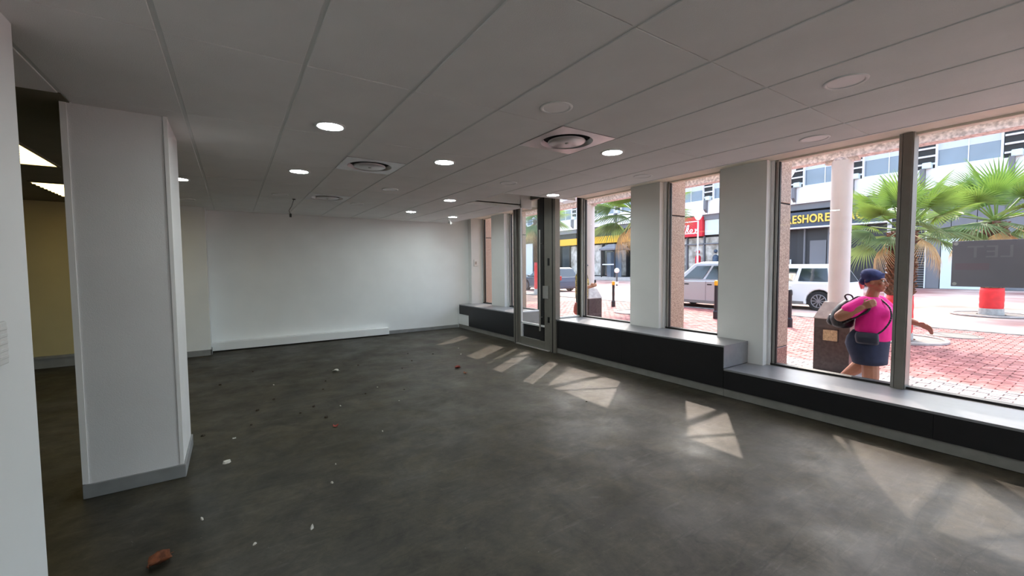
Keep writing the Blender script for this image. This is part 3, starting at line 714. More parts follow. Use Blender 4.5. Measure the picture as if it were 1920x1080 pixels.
t = empty('canopy', (6.45, 4, 3.1), 'glazed street canopy with a rough concrete edge beam', 'canopy')
obj('edge_beam', B().box(7.32, 7.52, -8, 20, 3.05, 3.15), MT['beam'], t)
obj('edge_rail', B().box(7.28, 7.34, -8, 20, 3.15, 3.235), MT['post'], t)
for k in range(-2, 5):
    yy = 2.47 + 5.19 * k / 3
    if k % 3 == 0: pass
for k in range(-5, 11):
    yy = 2.47 + 1.73 * k
    obj('rafter', B().box(5.5, 7.34, yy - 0.035, yy + 0.035, 3.16, 3.24), MT['post'], t)
    obj('brace', B().cyl((5.55, yy, 3.2), (7.3, yy + 0.86, 3.2), 0.022, n=8).cyl((5.55, yy + 1.7, 3.2), (7.3, yy + 0.86, 3.2), 0.022, n=8), MT['post'], t)
    obj('glass_sheet', B().box(5.5, 7.5, yy + 0.01, yy + 1.72, 3.245, 3.253), MT['canopyglass'], t)

# ------------------------------------------------------------------ palms
def fan_mesh(name, rad, n, spread, droop, mat, dead=False):
    """fan leaf in local space: stalk from the origin along +X, blade beyond it"""
    b = B(); st = rad * 0.55
    b.cyl((0, 0, 0), (st, 0, 0.0), 0.016, 0.01, n=6)
    c = Vector((st, 0, 0))
    for i in range(n):
        a = (i / (n - 1) - 0.5) * spread
        L_ = rad * 0.72 * (1 - 0.28 * (abs(a) / (spread / 2)) ** 2) * random.uniform(0.93, 1.05)
        d = Vector((math.cos(a), math.sin(a), 0)); s_ = Vector((-math.sin(a), math.cos(a), 0)); wd = L_ * spread / n * 0.30
        fold = wd * 1.0
        def P(u, side, lift): return c + d * (L_ * u) + s_ * (side * wd) + Vector((0, 0, lift - droop * L_ * u ** 2.2 - 0.05 * rad * abs(a) * u))
        k = [(0.02, 0.12), (0.3, 0.72), (0.5, 0.8), (0.8, 0.34), (1.0, 0.02)]
        lf_ = [b.bm.verts.new(P(u, -q, fold * q)) for u, q in k]; md = [b.bm.verts.new(P(u, 0, 0)) for u, q in k]; rg = [b.bm.verts.new(P(u, q, fold * q)) for u, q in k]
        for j in range(len(k) - 1):
            b.bm.faces.new((lf_[j], md[j], md[j + 1], lf_[j + 1])); b.bm.faces.new((md[j], rg[j], rg[j + 1], md[j + 1]))
    me = bpy.data.meshes.new(name); b.bm.to_mesh(me); b.bm.free(); me.materials.append(mat)
    return me
FAN = [fan_mesh('leaf', 1.0, 38, R(200), 0.16, MT['leaf']), fan_mesh('leaf', 1.0, 34, R(170), 0.30, MT['leaf_dk']), fan_mesh('leaf', 1.0, 26, R(95), 0.62, MT['leaf_dry'])]
def palm(x, y, crown, rad, tr, wrap, label, nleaf=34, seed=1, lean=0.0):
    rnd = random.Random(seed)
    t = empty('palm_tree', (x, y, G), label, 'palm tree', 'fan palms along the street')
    h = crown - G
    tk = B().lathe([(tr * 1.05, 0), (tr, h * 0.3), (tr * 0.92, h * 0.7), (tr * 0.8, h), (0, h + 0.05)], 20)
    obj('trunk', tk, MT['bark'], t, local=True, smooth=True)
    bb = B(); zz = wrap[1] - G + 0.02; ring = 0
    while zz < h - 0.02:
        for q in range(13):
            a = 2 * PI * (q + 0.5 * (ring % 2)) / 13 + rnd.uniform(-0.06, 0.06); r_ = tr * 0.93
            p = Vector((r_ * math.cos(a), r_ * math.sin(a), zz)); o_ = Vector((math.cos(a), math.sin(a), rnd.uniform(0.5, 1.0))) * tr * rnd.uniform(0.3, 0.5)
            bb.cyl(p, p + o_, tr * 0.16, tr * 0.07, n=5)
        zz += tr * 0.34; ring += 1
    obj('leaf_stubs', bb, MT['bark'], t, local=True)
    if wrap[1] > wrap[0]:
        w0, w1 = wrap[0] - G, wrap[1] - G; pr = [(tr * 1.12, w0)]; k = 7
        for q in range(1, k): pr.append((tr * (1.14 + 0.03 * (q % 2)), w0 + (w1 - w0) * q / k))
        pr += [(tr * 1.12, w1), (tr * 0.95, w1)]
        obj('red_wrap', B().lathe(pr, 28), MT['redwrap'], t, local=True, smooth=True)
        obj('stone_collar', B().lathe([(tr * 1.02, 0), (tr * 1.22, 0), (tr * 1.2, w0), (tr * 1.02, w0)], 24), MT['stonecap'], t, local=True)
    obj('tree_grate', B().lathe([(tr * 1.4, 0.004), (tr * 1.4, 0.018), (tr * 3.6, 0.018), (tr * 3.6, 0.0)], 40), MT['iron'], t, local=True)
    obj('grate_kerb', B().lathe([(tr * 3.6, 0.0), (tr * 3.6, 0.04), (tr * 3.95, 0.04), (tr * 3.95, 0.0)], 40), MT['stonecap'], t, local=True)
    for k in range(nleaf):
        u = k / nleaf; a = k * 2.39996 + rnd.uniform(-0.2, 0.2)
        el = R(78 - 128 * u ** 0.95) + rnd.uniform(-0.1, 0.1)
        ty = 0 if u < 0.5 else (1 if u < 0.8 else 2)
        s_ = rad * rnd.uniform(0.86, 1.04) * (1.0 if ty < 2 else 0.85)
        o = bpy.data.objects.new('leaf', FAN[ty]); COL.objects.link(o); o.parent = t
        o.location = (0.05 * math.cos(a), 0.05 * math.sin(a), h + 0.06 * (1 - u)); o.scale = (s_,) * 3
        o.rotation_euler = (Matrix.Rotation(a, 3, 'Z') @ Matrix.Rotation(-el, 3, 'Y') @ Matrix.Rotation(rnd.uniform(-0.5, 0.5), 3, 'X')).to_euler()
    return t
palm(11.45, 2.76, 2.2, 1.05, 0.19, (0.12, 0.88), 'fan palm with red wrapped trunk behind the walking person in pink', 24, 3)
palm(18.9, 2.47, 2.75, 1.55, 0.22, (0.17, 0.78), 'fan palm with red wrapped trunk behind the letting board', 28, 5)
palm(11.2, 9.25, 3.2, 1.55, 0.2, (0.12, 0.9), 'fan palm hidden partly by the pilaster, near the revolving door', 28, 8)
palm(14.6, 19.1, 4.1, 1.7, 0.26, (0.25, 1.75), 'distant fan palm seen through the glazed door', 26, 11)

# ------------------------------------------------------------------ street furniture
def bollard(x, y, label, h=0.82, top=True):
    t = empty('bollard', (x, y, G), label, 'bollard', 'black street bollards')
    obj('post', B().cyl((x, y, G + 0.22), (x, y, G + h - 0.14), 0.05, n=20), MT['bollard'], t)
    obj('foot', B().lathe([(0.075, 0), (0.075, 0.2), (0.055, 0.24), (0, 0.24)], 20, (x, y, G)), MT['bollard'], t)
    obj('cap', B().lathe([(0.056, 0), (0.06, 0.02), (0.056, 0.10), (0.045, 0.135), (0.02, 0.15), (0, 0.15)], 20, (x, y, G + h - 0.15)), MT['yellow' if top else 'bollard'], t)
bollard(12.07, 11.16, 'black bollard with yellow cap before the revolving door', 0.98)
bollard(11.69, 6.85, 'black bollard with yellow cap beside the silver car', 1.12)
bollard(11.52, 4.84, 'plain black bollard beside the granite pillar', 0.95, False)
t = empty('sign_post', (24.6, 22.4, G), 'short dark post with round white heads near the revolving door', 'post')
obj('pole', B().cyl((24.6, 22.4, G), (24.6, 22.4, 1.0), 0.06), MT['iron'], t)
obj('head', B().ball((24.6, 22.4, 1.15), 0.2), MT['post'], t, smooth=True); obj('collar', B().cyl((24.6, 22.4, 0.1), (24.6, 22.4, 0.3), 0.13), MT['post'], t)
def street_lamp(x, y, ztop, s, label):
    t = empty('street_lamp', (x, y, G), label, 'street lamp', 'white lantern street lamps')
    obj('pole', B().cyl((x, y, G), (x, y, ztop - s * 0.8), 0.06, 0.045, n=12), MT['lamppost'], t)
    obj('lantern', B().lathe([(0.1 * s, -0.75 * s), (0.28 * s, -0.62 * s), (0.5 * s, -0.2 * s), (0.46 * s, -0.16 * s), (0, -0.16 * s)], 8, (x, y, ztop)), MT['lantern'], t)
    obj('lantern_lid', B().lathe([(0.52 * s, -0.2 * s), (0.52 * s, -0.14 * s), (0.12 * s, 0), (0, 0)], 8, (x, y, ztop)), MT['lamppost'], t)
street_lamp(24, 15.3, 4.65, 0.5, 'white lantern street lamp before the red shop sign')
street_lamp(15, 3.88, 3.47, 0.42, 'white lantern street lamp above the walking person, beside a palm')
street_lamp(15.5, 6.66, 4.72, 0.46, 'white lantern street lamp beside the granite pillar, high up')

# ------------------------------------------------------------------ cars
def car(x, y, rz, paint, L_, W_, H_, label, style=0):
    """x, y: middle of the car; local +X is forward"""
    t = empty('car', (x, y, G - 0.02), label, 'car', 'parked cars', rz=rz)
    hb = H_ * 0.60; gc = 0.2; wr = 0.33; xf, xr = L_ * 0.31, -L_ * 0.31
    arc = lambda cx, a0, a1: [(cx + (wr + 0.06) * math.cos(a0 + (a1 - a0) * i / 10), wr + (wr + 0.06) * math.sin(a0 + (a1 - a0) * i / 10)) for i in range(11)]
    prof = [(-L_ / 2, 0.34), (-L_ / 2 + 0.06, gc)] + [p for p in arc(xr, R(200), R(-20)) ] + [p for p in arc(xf, R(200), R(-20))] + [(L_ / 2 - 0.08, gc), (L_ / 2, 0.38), (L_ / 2 - 0.02, 0.66), (L_ / 2 - 0.2, 0.80), (L_ * 0.27, hb - 0.01), (-L_ / 2 + 0.1, hb + 0.02), (-L_ / 2 + 0.01, hb * 0.7)]
    b = B().prism([(px, -W_ / 2, pz) for px, pz in prof], (0, W_, 0))
    body = obj('body', b, MT[paint], t, local=True)
    md = body.modifiers.new('bevel', 'BEVEL'); md.width = 0.05; md.segments = 3; md.limit_method = 'ANGLE'; md.angle_limit = R(35)
    obj('underside', B().box(-L_ / 2 + 0.15, L_ / 2 - 0.15, -W_ / 2 + 0.1, W_ / 2 - 0.1, 0.18, 0.55), MT['tyre'], t, local=True)
    # cabin: belt ring to roof ring
    x0, x1 = -L_ / 2 + 0.1, L_ * 0.27; q0, q1 = (-L_ / 2 + (0.42 if style == 0 else 0.28)), L_ * 0.10
    wb, wt = W_ / 2 - 0.03, W_ / 2 - 0.2
    belt = [(x0, hb - 0.02), (x1, hb - 0.02)]; zr = H_ - 0.06
    lower = [Vector((x0, -wb, hb - 0.03)), Vector((x1, -wb + 0.08, hb - 0.03)), Vector((x1, wb - 0.08, hb - 0.03)), Vector((x0, wb, hb - 0.03))]
    upper = [Vector((q0, -wt, zr)), Vector((q1, -wt, zr)), Vector((q1, wt, zr)), Vector((q0, wt, zr))]
    crown_ = [Vector((q0 + 0.15, -wt + 0.12, H_)), Vector((q1 - 0.25, -wt + 0.12, H_)), Vector((q1 - 0.25, wt - 0.12, H_)), Vector((q0 + 0.15, wt - 0.12, H_))]
    cab = obj('cabin', B().loft([lower, upper, crown_]), MT[paint], t, local=True)
    md = cab.modifiers.new('bevel', 'BEVEL'); md.width = 0.06; md.segments = 3; md.limit_method = 'ANGLE'; md.angle_limit = R(20)
    def on(face, u, v, out=0.006):
        a, c, e, f_ = face
        p = (a * (1 - u) + c * u) * (1 - v) + (f_ * (1 - u) + e * u) * v
        nrm = (c - a).cross(f_ - a).normalized(); return p + nrm * out
    sides = [[lower[0], lower[1], upper[1], upper[0]], [lower[2], lower[3], upper[3], upper[2]]]
    for si, s_ in enumerate(sides):
        f = (lambda u: u) if si == 0 else (lambda u: 1 - u)
        for (ua, ub, uc, ud) in ((0.13, 0.45, 0.46, 0.10), (0.50, 0.90, 0.88, 0.51)) if style == 0 else ((0.08, 0.32, 0.33, 0.05), (0.36, 0.62, 0.63, 0.36), (0.66, 0.92, 0.90, 0.67)):
            pts_ = [on(s_, f(ua), 0.12), on(s_, f(ub), 0.12), on(s_, f(uc), 0.86), on(s_, f(ud), 0.86)]
            nrm = (s_[1] - s_[0]).cross(s_[3] - s_[0]).normalized()
            obj('side_window', B().prism(pts_, nrm * 0.006), MT['carglass'], cab, local=True)
    for fc in ([lower[1], lower[2], upper[2], upper[1]], [lower[3], lower[0], upper[0], upper[3]]):
        nrm = (fc[1] - fc[0]).cross(fc[3] - fc[0]).normalized()
        obj('windscreen', B().prism([on(fc, 0.08, 0.08), on(fc, 0.92, 0.08), on(fc, 0.9, 0.9), on(fc, 0.1, 0.9)], nrm * 0.006), MT['carglass'], cab, local=True)
    for wx in (xf, xr):
        for s_ in (-1, 1):
            yo = s_ * (W_ / 2 - 0.01); yi = s_ * (W_ / 2 - 0.22)
            w_ = obj('wheel', B().cyl((wx, yi, wr), (wx, yo, wr), wr, n=36), MT['tyre'], t, local=True)
            rb = B().cyl((wx, yo, wr), (wx, yo + s_ * 0.012, wr), wr * 0.66, n=32)
            obj('rim', rb, MT['gasket'], w_, local=True)
            sp = B()
            for k in range(10):
                a = 2 * PI * k / 10
                sp.cyl((wx + wr * 0.1 * math.cos(a), yo + s_ * 0.014, wr + wr * 0.1 * math.sin(a)), (wx + wr * 0.66 * math.cos(a), yo + s_ * 0.014, wr + wr * 0.66 * math.sin(a)), 0.014, 0.02, n=6)
            sp.cyl((wx, yo, wr), (wx, yo + s_ * 0.025, wr), wr * 0.16, n=16)
            for k in range(32):
                a = 2 * PI * k / 32; c_ = 2 * PI * (k + 1) / 32
                sp.cyl((wx + wr * 0.66 * math.cos(a), yo + s_ * 0.012, wr + wr * 0.66 * math.sin(a)), (wx + wr * 0.66 * math.cos(c_), yo + s_ * 0.012, wr + wr * 0.66 * math.sin(c_)), 0.014, n=5)
            obj('spokes', sp, MT['rim'], w_, local=True)
    for s_ in (-1, 1):
        yo = s_ * W_ / 2
        for dx in (-0.05, 0.86):
            obj('door_handle', B().box(dx - 0.35, dx - 0.17, yo - 0.012, yo + 0.012, hb - 0.16, hb - 0.12, 0.005), MT['tyre' if paint == 'carsilver' else paint], t, local=True)
            obj('door_seam', B().box(dx - 0.12, dx - 0.112, yo - 0.004, yo + 0.003, 0.3, hb - 0.02), MT['tyre'], t, local=True)
        obj('wing_mirror', B().ball((L_ * 0.2, s_ * (W_ / 2 + 0.08), hb + 0.06), 0.09, (0.7, 1.1, 0.8)), MT[paint], t, local=True, smooth=True)
        obj('headlamp', B().box(L_ / 2 - 0.22, L_ / 2 - 0.02, s_ * (W_ / 2 - 0.2) - 0.16, s_ * (W_ / 2 - 0.2) + 0.16, 0.62, 0.74, 0.03), MT['lantern'], t, local=True)
        obj('tail_lamp', B().box(-L_ / 2 - 0.01, -L_ / 2 + 0.1, s_ * (W_ / 2 - 0.14) - 0.12, s_ * (W_ / 2 - 0.14) + 0.12, 0.72, 0.98, 0.02), MT['lampred'], t, local=True)
        obj('sill', B().box(xr + 0.45, xf - 0.45, yo - 0.01, yo + 0.012, 0.2, 0.3), MT['plinth'], t, local=True)
    return t
car(15.08, 8.9, PI / 2, 'carsilver', 4.3, 1.72, 1.70, 'silver grey people carrier parked behind the tall bench windows', 1)
car(17.22, 7.25, PI / 2 + 0.02, 'carwhite', 3.95, 1.70, 1.58, 'white hatchback parked behind the street column')
car(17.2, 21.6, PI / 2, 'cardark', 4.2, 1.72, 1.5, 'dark blue car seen through the glazed return')
car(16.0, 26.2, PI / 2, 'carsilver', 4.2, 1.72, 1.5, 'silver car far off seen through the glazed door', 1)
# ------------------------------------------------------------------ office block across the street
FX = 36.0
bd = empty('office_block', (FX, 20, G), 'long white banded office block across the street', 'building')
obj('core', B().box(FX + 0.5, FX + 12, -14, 70, G, 13.5), MT['bdark'], bd)
obj('upper_wall', B().box(FX + 0.12, FX + 0.5, -14, 70, 10.4, 13.5), MT['bwhite'], bd)
obj('soffit_band', B().box(FX - 0.05, FX + 0.5, -14, 70, 5.62, 6.08), MT['bgrey'], bd)
FY0 = 14.77 - 3.56 * 8
for k in range(24):
    y1 = FY0 + 3.56 * k; y0 = y1 + 0.5; ye = y1 + 3.56
    if y1 > 66: break
    obj('spandrel', B().box(FX - 0.25, FX + 0.5, y1 + 0.02, ye - 0.02, 6.08, 7.3, 0.01), MT['bwhite'], bd)
    fn = obj('fin', B().prism([(FX - 0.27, y1 - 0.02, 7.3), (FX - 0.62, y1 - 0.02, 7.3), (FX - 0.62, y1 - 0.02, 6.5), (FX - 0.27, y1 - 0.02, 6.22)], (0, 0.2, 0)), MT['bgrey'], bd)
    lv = obj('louvre_recess', B().box(FX - 0.05, FX + 0.5, y1 - 0.42, y1 + 0.42, 7.3, 10.4), MT['gasket'], bd)
    for q in range(6):
        obj('louvre', B().box(FX - 0.16, FX - 0.04, y1 - 0.4, y1 + 0.4, 7.55 + q * 0.48, 7.65 + q * 0.48), MT['bslat'], lv)
    obj('condenser_unit', B().box(FX - 0.5, FX - 0.06, y1 - 0.3, y1 + 0.12, 7.3, 7.66, 0.03), MT['bmint'], bd)
    for yy in (y1 - 0.5, y1 + 0.44): obj('window_pier', B().box(FX - 0.2, FX + 0.5, yy, yy + 0.09, 7.3, 10.4), MT['bwhite'], bd)
    wy0, wy1 = y1 + 0.53, ye - 0.5
    wn = obj('window_frame', B().box(FX - 0.06, FX + 0.1, wy0, wy1, 7.3, 7.42).box(FX - 0.06, FX + 0.1, wy0, wy1, 10.28, 10.4).box(FX - 0.04, FX + 0.1, wy0 + (wy1 - wy0) * 0.5 - 0.02, wy0 + (wy1 - wy0) * 0.5 + 0.02, 7.4, 10.3), MT['bwhite'], bd)
    hb_ = random.uniform(8.3, 8.7)
    obj('pane', B().box(FX + 0.02, FX + 0.05, wy0, wy1, 7.4, hb_), MT['bglass'], wn)
    obj('blind', B().box(FX + 0.0, FX + 0.03, wy0, wy1, hb_, 10.3), MT['bblind'], wn)
# ground floor pieces on the block
def part(name, y0, y1, z0, z1, mat, d0=0.0, d1=0.5, par=None):
    return obj(name, B().box(FX + d0, FX + d1, y0, y1, z0, z1), MT[mat], par or bd)
part('wall_panel', -14, 4.4, G, 5.6, 'bgrey', 0.2)
part('pale_wall', 4.4, 6.85, G, 3.0, 'bmint', 0.0)
part('grey_panel', 6.9, 7.52, G, 3.0, 'bgrey', 0.05)
for q in range(3): part('wall_panel', 4.4 + q * 1.05, 5.42 + q * 1.05, 3.05, 5.6, 'bgrey', 0.1)
lv = part('louvre_bay', 7.56, 9.2, G, 5.6, 'gasket', 0.1)
for q in range(36): part('louvre_slat', 7.56, 9.2, 0.05 + q * 0.15, 0.1 + q * 0.15, 'bgrey', 0.04, 0.1, lv)
part('pale_pier', 7.52, 7.57, G, 5.6, 'bslat', -0.02)
part('wall_panel', 9.25, 10.4, G, 5.6, 'bdark', 0.0)
part('recess_wall', 10.4, 16.6, G, 5.6, 'bdark', 0.45)
dr = part('entrance_door', 12.95, 14.0, G, 3.3, 'bgrey', 0.38)
part('door_post', 12.75, 12.85, G, 4.2, 'bgrey', 0.3); part('door_post', 14.3, 14.4, G, 4.2, 'bgrey', 0.3); part('door_post', 15.2, 15.28, G, 1.9, 'bslat', 0.2, 0.3)
part('wall_panel', 16.6, 18.9, G, 5.6, 'bgrey', 0.1)
for q in range(4):
    y0 = 19.0 + q * 1.72
    sf = part('shop_window', y0, y0 + 1.62, 0.3, 4.05, 'shopglow', 0.28, 0.4)
    obj('shop_frame', B().box(FX + 0.1, FX + 0.3, y0 - 0.05, y0 + 0.05, G, 4.2).box(FX + 0.1, FX + 0.3, y0, y0 + 1.7, G, 0.3).box(FX + 0.1, FX + 0.3, y0, y0 + 1.7, 3.4, 3.5), MT['bgrey'], bd)
    obj('display_figure', B().cap((FX + 0.2, y0 + 0.6, 1.2), (FX + 0.2, y0 + 0.6, 2.2), 0.22, 0.26).ball((FX + 0.2, y0 + 0.6, 2.75), 0.17).cyl((FX + 0.2, y0 + 0.6, 0.3), (FX + 0.2, y0 + 0.6, 1.2), 0.16), [MT['bdark'], MT['cardark'], MT['red'], MT['bmint']][q], bd, smooth=True)
part('transom_panel', 19.0, 22.3, 4.25, 5.6, 'bmint', 0.05)
part('sign_band', 29.0, 44.0, 4.15, 4.95, 'yellow', -0.1)
for q in range(9):
    y0 = 27.6 + q * 1.9
    part('shop_window', y0, y0 + 1.8, 0.4, 4.0, 'carglass' if q % 2 else 'shopglow', 0.3, 0.4)
    part('shop_post', y0 + 1.8, y0 + 1.9, G, 4.15, 'gasket', 0.1)
part('steps', 27, 70, G, 0.3, 'stonecap', -2.2, 0.1)
for q in range(12): part('far_shop_front', 45 + q * 2, 46.85 + q * 2, 0.3, 4.8, ['bmint', 'carglass', 'bwhite', 'cardark'][q % 4], 0.2, 0.4)
# signs on the block
t = empty('building_sign', (FX, 13.4, 4.3), 'dark blue signboard with raised gold capital letters', 'sign')
obj('board', B().box(FX - 0.5, FX + 0.2, 9.3, 17.0, 4.28, 5.4, 0.02), MT['bblue'], t)
obj('edge', B().box(FX - 0.53, FX + 0.2, 9.3, 17.0, 4.2, 4.3), MT['bslat'], t)
text_parts('FORESHORE PLACE', 0.82, 0.1, MT['gold'], t, (FX - 0.56, 16.12, 4.6), (0, -1, 0), (0, 0, 1), width=6.0, bold=0.02)
t = empty('shop_sign', (FX, 24.2, 4.2), 'bright red shop signboard with white script lettering', 'sign')
obj('board', B().box(FX - 0.3, FX + 0.1, 22.35, 27.0, 4.15, 5.95, 0.02), MT['red'], t)
obj('border', B().box(FX - 0.32, FX - 0.28, 22.7, 26.7, 4.42, 4.5).box(FX - 0.32, FX - 0.28, 22.7, 26.7, 5.5, 5.58).box(FX - 0.32, FX - 0.28, 22.7, 22.78, 4.42, 5.58), MT['signwhite'], t)
text_parts('un', 0.56, 0.03, MT['signwhite'], t, (FX - 0.33, 24.3, 4.98), (0, -1, 0), (0, 0, 1), shear=0.3, bold=0.02)
text_parts('Roy', 0.62, 0.03, MT['signwhite'], t, (FX - 0.33, 24.05, 4.56), (0, -1, 0), (0, 0, 1), shear=0.3, bold=0.02)
# revolving door kiosk
kx, ky = 34.6, 31.9
t = empty('revolving_door', (kx, ky, 0.3), 'glazed revolving door kiosk with a grey pyramid roof', 'door')
obj('roof', B().loft([[Vector((kx + a * sx, ky + a * sy, z)) for sx, sy in ((-1, -1), (1, -1), (1, 1), (-1, 1))] for a, z in ((1.15, 3.2), (1.15, 3.36), (0.45, 3.85))]), MT['bgrey'], t)
for sx in (-1, 1):
    for sy in (-1, 1): obj('corner_post', B().box(kx + sx * 0.95 - 0.06, kx + sx * 0.95 + 0.06, ky + sy * 0.95 - 0.06, ky + sy * 0.95 + 0.06, 0.3, 3.2), MT['bollard'], t)
obj('drum_glass', B().lathe([(0.85, 0.3), (0.85, 3.1)], 24, (kx, ky, 0)), MT['canopyglass'], t)
for a in (0.3, 0.3 + PI / 2):
    obj('door_wing', B().prism([(kx + 0.84 * math.cos(a), ky + 0.84 * math.sin(a), 0.32), (kx - 0.84 * math.cos(a), ky - 0.84 * math.sin(a), 0.32), (kx - 0.84 * math.cos(a), ky - 0.84 * math.sin(a), 3.0), (kx + 0.84 * math.cos(a), ky + 0.84 * math.sin(a), 3.0)], (0.03, 0.01, 0)), MT['bglass'], t)
obj('push_bar', B().box(kx - 0.9, kx - 0.86, ky - 0.9, ky + 0.9, 1.6, 1.72), MT['bslat'], t)
# block closing the far end of the street
eb = empty('glass_building', (26, 72, G), 'pale blue grey glass building closing the far end of the street', 'building')
obj('wall', B().box(5, 50, 71, 80, G, 13.5), MT['bmint'], eb)
for q in range(14):
    for lv_ in range(4):
        obj('window', B().box(6 + q * 3.1, 8.4 + q * 3.1, 70.9, 71.05, 1.0 + lv_ * 3.1, 3.2 + lv_ * 3.1), MT['bglass'], eb)

# ------------------------------------------------------------------ people
SKIN = M('brown_skin', (158, 104, 78), 0.5, var=0.06, scale=10)
SKIN2 = M('tan_skin', (176, 128, 100), 0.5, var=0.06, scale=10)
def hand(b, wrist, dirv, side, palm_n, curl=0.6, s=1.0):
    """palm, four fingers and a thumb; dirv points to the fingers, side to the thumb, palm_n is where the fingers curl to"""
    d = Vector(dirv).normalized(); t_ = Vector(side).normalized(); n_ = Vector(palm_n).normalized(); w_ = Vector(wrist)
    base = w_ + d * 0.075 * s
    for k in range(4):
        o_ = t_ * (0.03 - 0.02 * k) * s
        b.cap(w_ + d * 0.015 * s + o_ * 0.5, base + o_, 0.016 * s, 0.0125 * s, 8)
        l = (0.04, 0.045, 0.042, 0.033)[k] * s
        p1 = base + o_ + (d * math.cos(curl * 0.6) + n_ * math.sin(curl * 0.6)) * l
        p2 = p1 + (d * math.cos(curl * 1.7) + n_ * math.sin(curl * 1.7)) * l * 0.75
        p3 = p2 + (d * math.cos(curl * 2.5) + n_ * math.sin(curl * 2.5)) * l * 0.5
        b.chain([base + o_, p1, p2, p3], [0.0105 * s, 0.0095 * s, 0.0088 * s, 0.0075 * s], 8)
    q0 = w_ + d * 0.02 * s + t_ * 0.025 * s; q1 = q0 + (t_ * 0.75 + d * 0.6 + n_ * 0.3).normalized() * 0.04 * s; q2 = q1 + (d * 0.8 + n_ * 0.5 + t_ * 0.1).normalized() * 0.032 * s
    b.chain([q0, q1, q2], [0.014 * s, 0.0115 * s, 0.009 * s], 8)
def head(b, c, s=1.0):
    """head facing -Y; c is the middle of the skull"""
    c = Vector(c); e = lambda x, y, z: c + Vector((x, y, z)) * s
    b.ball(e(0, 0.015, 0.02), 0.1 * s, (0.78, 0.98, 0.98), 3)
    b.ball(e(0, -0.03, -0.055), 0.07 * s, (0.86, 0.9, 1.0), 3); b.ball(e(0, -0.062, -0.098), 0.03 * s, (1.0, 0.8, 0.8))
    b.chain([e(0, -0.088, 0.01), e(0, -0.103, -0.02), e(0, -0.112, -0.036)], [0.009 * s, 0.012 * s, 0.016 * s], 8)
    for sx in (-1, 1):
        b.ball(e(sx * 0.014, -0.1, -0.04), 0.012 * s); b.ball(e(sx * 0.04, -0.068, -0.03), 0.032 * s, (1, 0.8, 1))
        b.ball(e(sx * 0.076, 0.012, -0.02), 0.028 * s, (0.35, 0.7, 1.1)); b.cap(e(sx * 0.018, -0.089, 0.024), e(sx * 0.055, -0.072, 0.024), 0.009 * s, 0.007 * s, 8)
    b.cap(e(-0.02, -0.089, -0.068), e(0.02, -0.089, -0.068), 0.009 * s, n=8); b.cap(e(-0.017, -0.086, -0.08), e(0.017, -0.086, -0.08), 0.009 * s, n=8)
def face(parent, c, s=1.0):
    c = Vector(c); e = lambda x, y, z: c + Vector((x, y, z)) * s
    for sx in (-1, 1):
        q = obj('eye', B().ball(e(sx * 0.034, -0.081, 0.004), 0.0115 * s), MT['plate'], parent, smooth=True)
        obj('iris', B().ball(e(sx * 0.035, -0.0905, 0.004), 0.0052 * s), MT['gasket'], q, smooth=True)
    obj('lips', B().cap(e(-0.017, -0.0965, -0.074), e(0.017, -0.0965, -0.074), 0.005 * s, n=8), M('lips', (116, 62, 56), 0.5), parent)

# walking woman ---------------------------------------------------------------
WX = 6.15
wm = empty('person', (WX, 1.72, G), 'walking person in a pink shirt, navy skirt and blue headscarf', 'person')
b = B(); HC = Vector((WX, 1.70, 1.335))
head(b, HC)
b.chain([(WX, 1.705, 1.25), (WX, 1.735, 1.12)], [0.056, 0.064])
b.ell([(WX, 1.70, 0.55, 0.15, 0.13), (WX, 1.70, 0.75, 0.17, 0.14), (WX, 1.70, 0.95, 0.16, 0.13), (WX, 1.72, 1.08, 0.14, 0.09), (WX, 1.73, 1.14, 0.06, 0.06)])
# front leg, rear leg
b.chain([(WX - 0.09, 1.74, 0.62), (WX - 0.09, 1.69, 0.36), (WX - 0.09, 1.685, 0.24), (WX - 0.09, 1.68, 0.06)], [0.1, 0.082, 0.08, 0.045])
b.chain([(WX + 0.09, 1.76, 0.62), (WX + 0.085, 1.80, 0.37), (WX + 0.08, 1.88, 0.27), (WX + 0.07, 2.0, 0.15)], [0.1, 0.075, 0.072, 0.042])
b.chain([(WX - 0.09, 1.70, 0.02), (WX - 0.09, 1.58, 0.0)], [0.035, 0.03]); b.chain([(WX + 0.07, 2.02, 0.13), (WX + 0.07, 1.94, 0.02)], [0.034, 0.03])
# near arm to the strap, far arm reaching ahead
b.chain([(WX - 0.185, 1.765, 1.075), (WX - 0.26, 1.87, 0.985), (WX - 0.29, 1.925, 0.93)], [0.07, 0.068, 0.062])
b.chain([(WX - 0.29, 1.925, 0.93), (WX - 0.285, 1.86, 0.965), (WX - 0.25, 1.745, 1.045)], [0.062, 0.057, 0.036])
hand(b, (WX - 0.248, 1.742, 1.048), (0.12, -0.85, 0.5), (0.0, 0.4, 0.9), (0.95, 0.1, -0.1), 0.85, 1.1)
b.chain([(WX + 0.18, 1.71, 1.07), (WX + 0.23, 1.60, 0.95), (WX + 0.24, 1.51, 0.905), (WX + 0.22, 1.38, 0.865)], [0.068, 0.058, 0.052, 0.031])
hand(b, (WX + 0.22, 1.375, 0.862), (-0.05, -0.88, -0.3), (-0.4, -0.15, 0.5), (-0.2, 0.25, -0.9), 0.45)
body = obj('body', b, SKIN, wm); remesh(body, 0.0065, 3)
face(wm, HC)
b = B(); b.ell([(WX, 1.70, 0.655, 0.19, 0.155), (WX, 1.695, 0.70, 0.215, 0.172), (WX, 1.69, 0.78, 0.222, 0.176), (WX, 1.69, 0.88, 0.218, 0.172), (WX, 1.685, 0.97, 0.208, 0.168), (WX, 1.70, 1.05, 0.195, 0.14), (WX, 1.72, 1.11, 0.16, 0.1), (WX, 1.73, 1.155, 0.085, 0.078)])
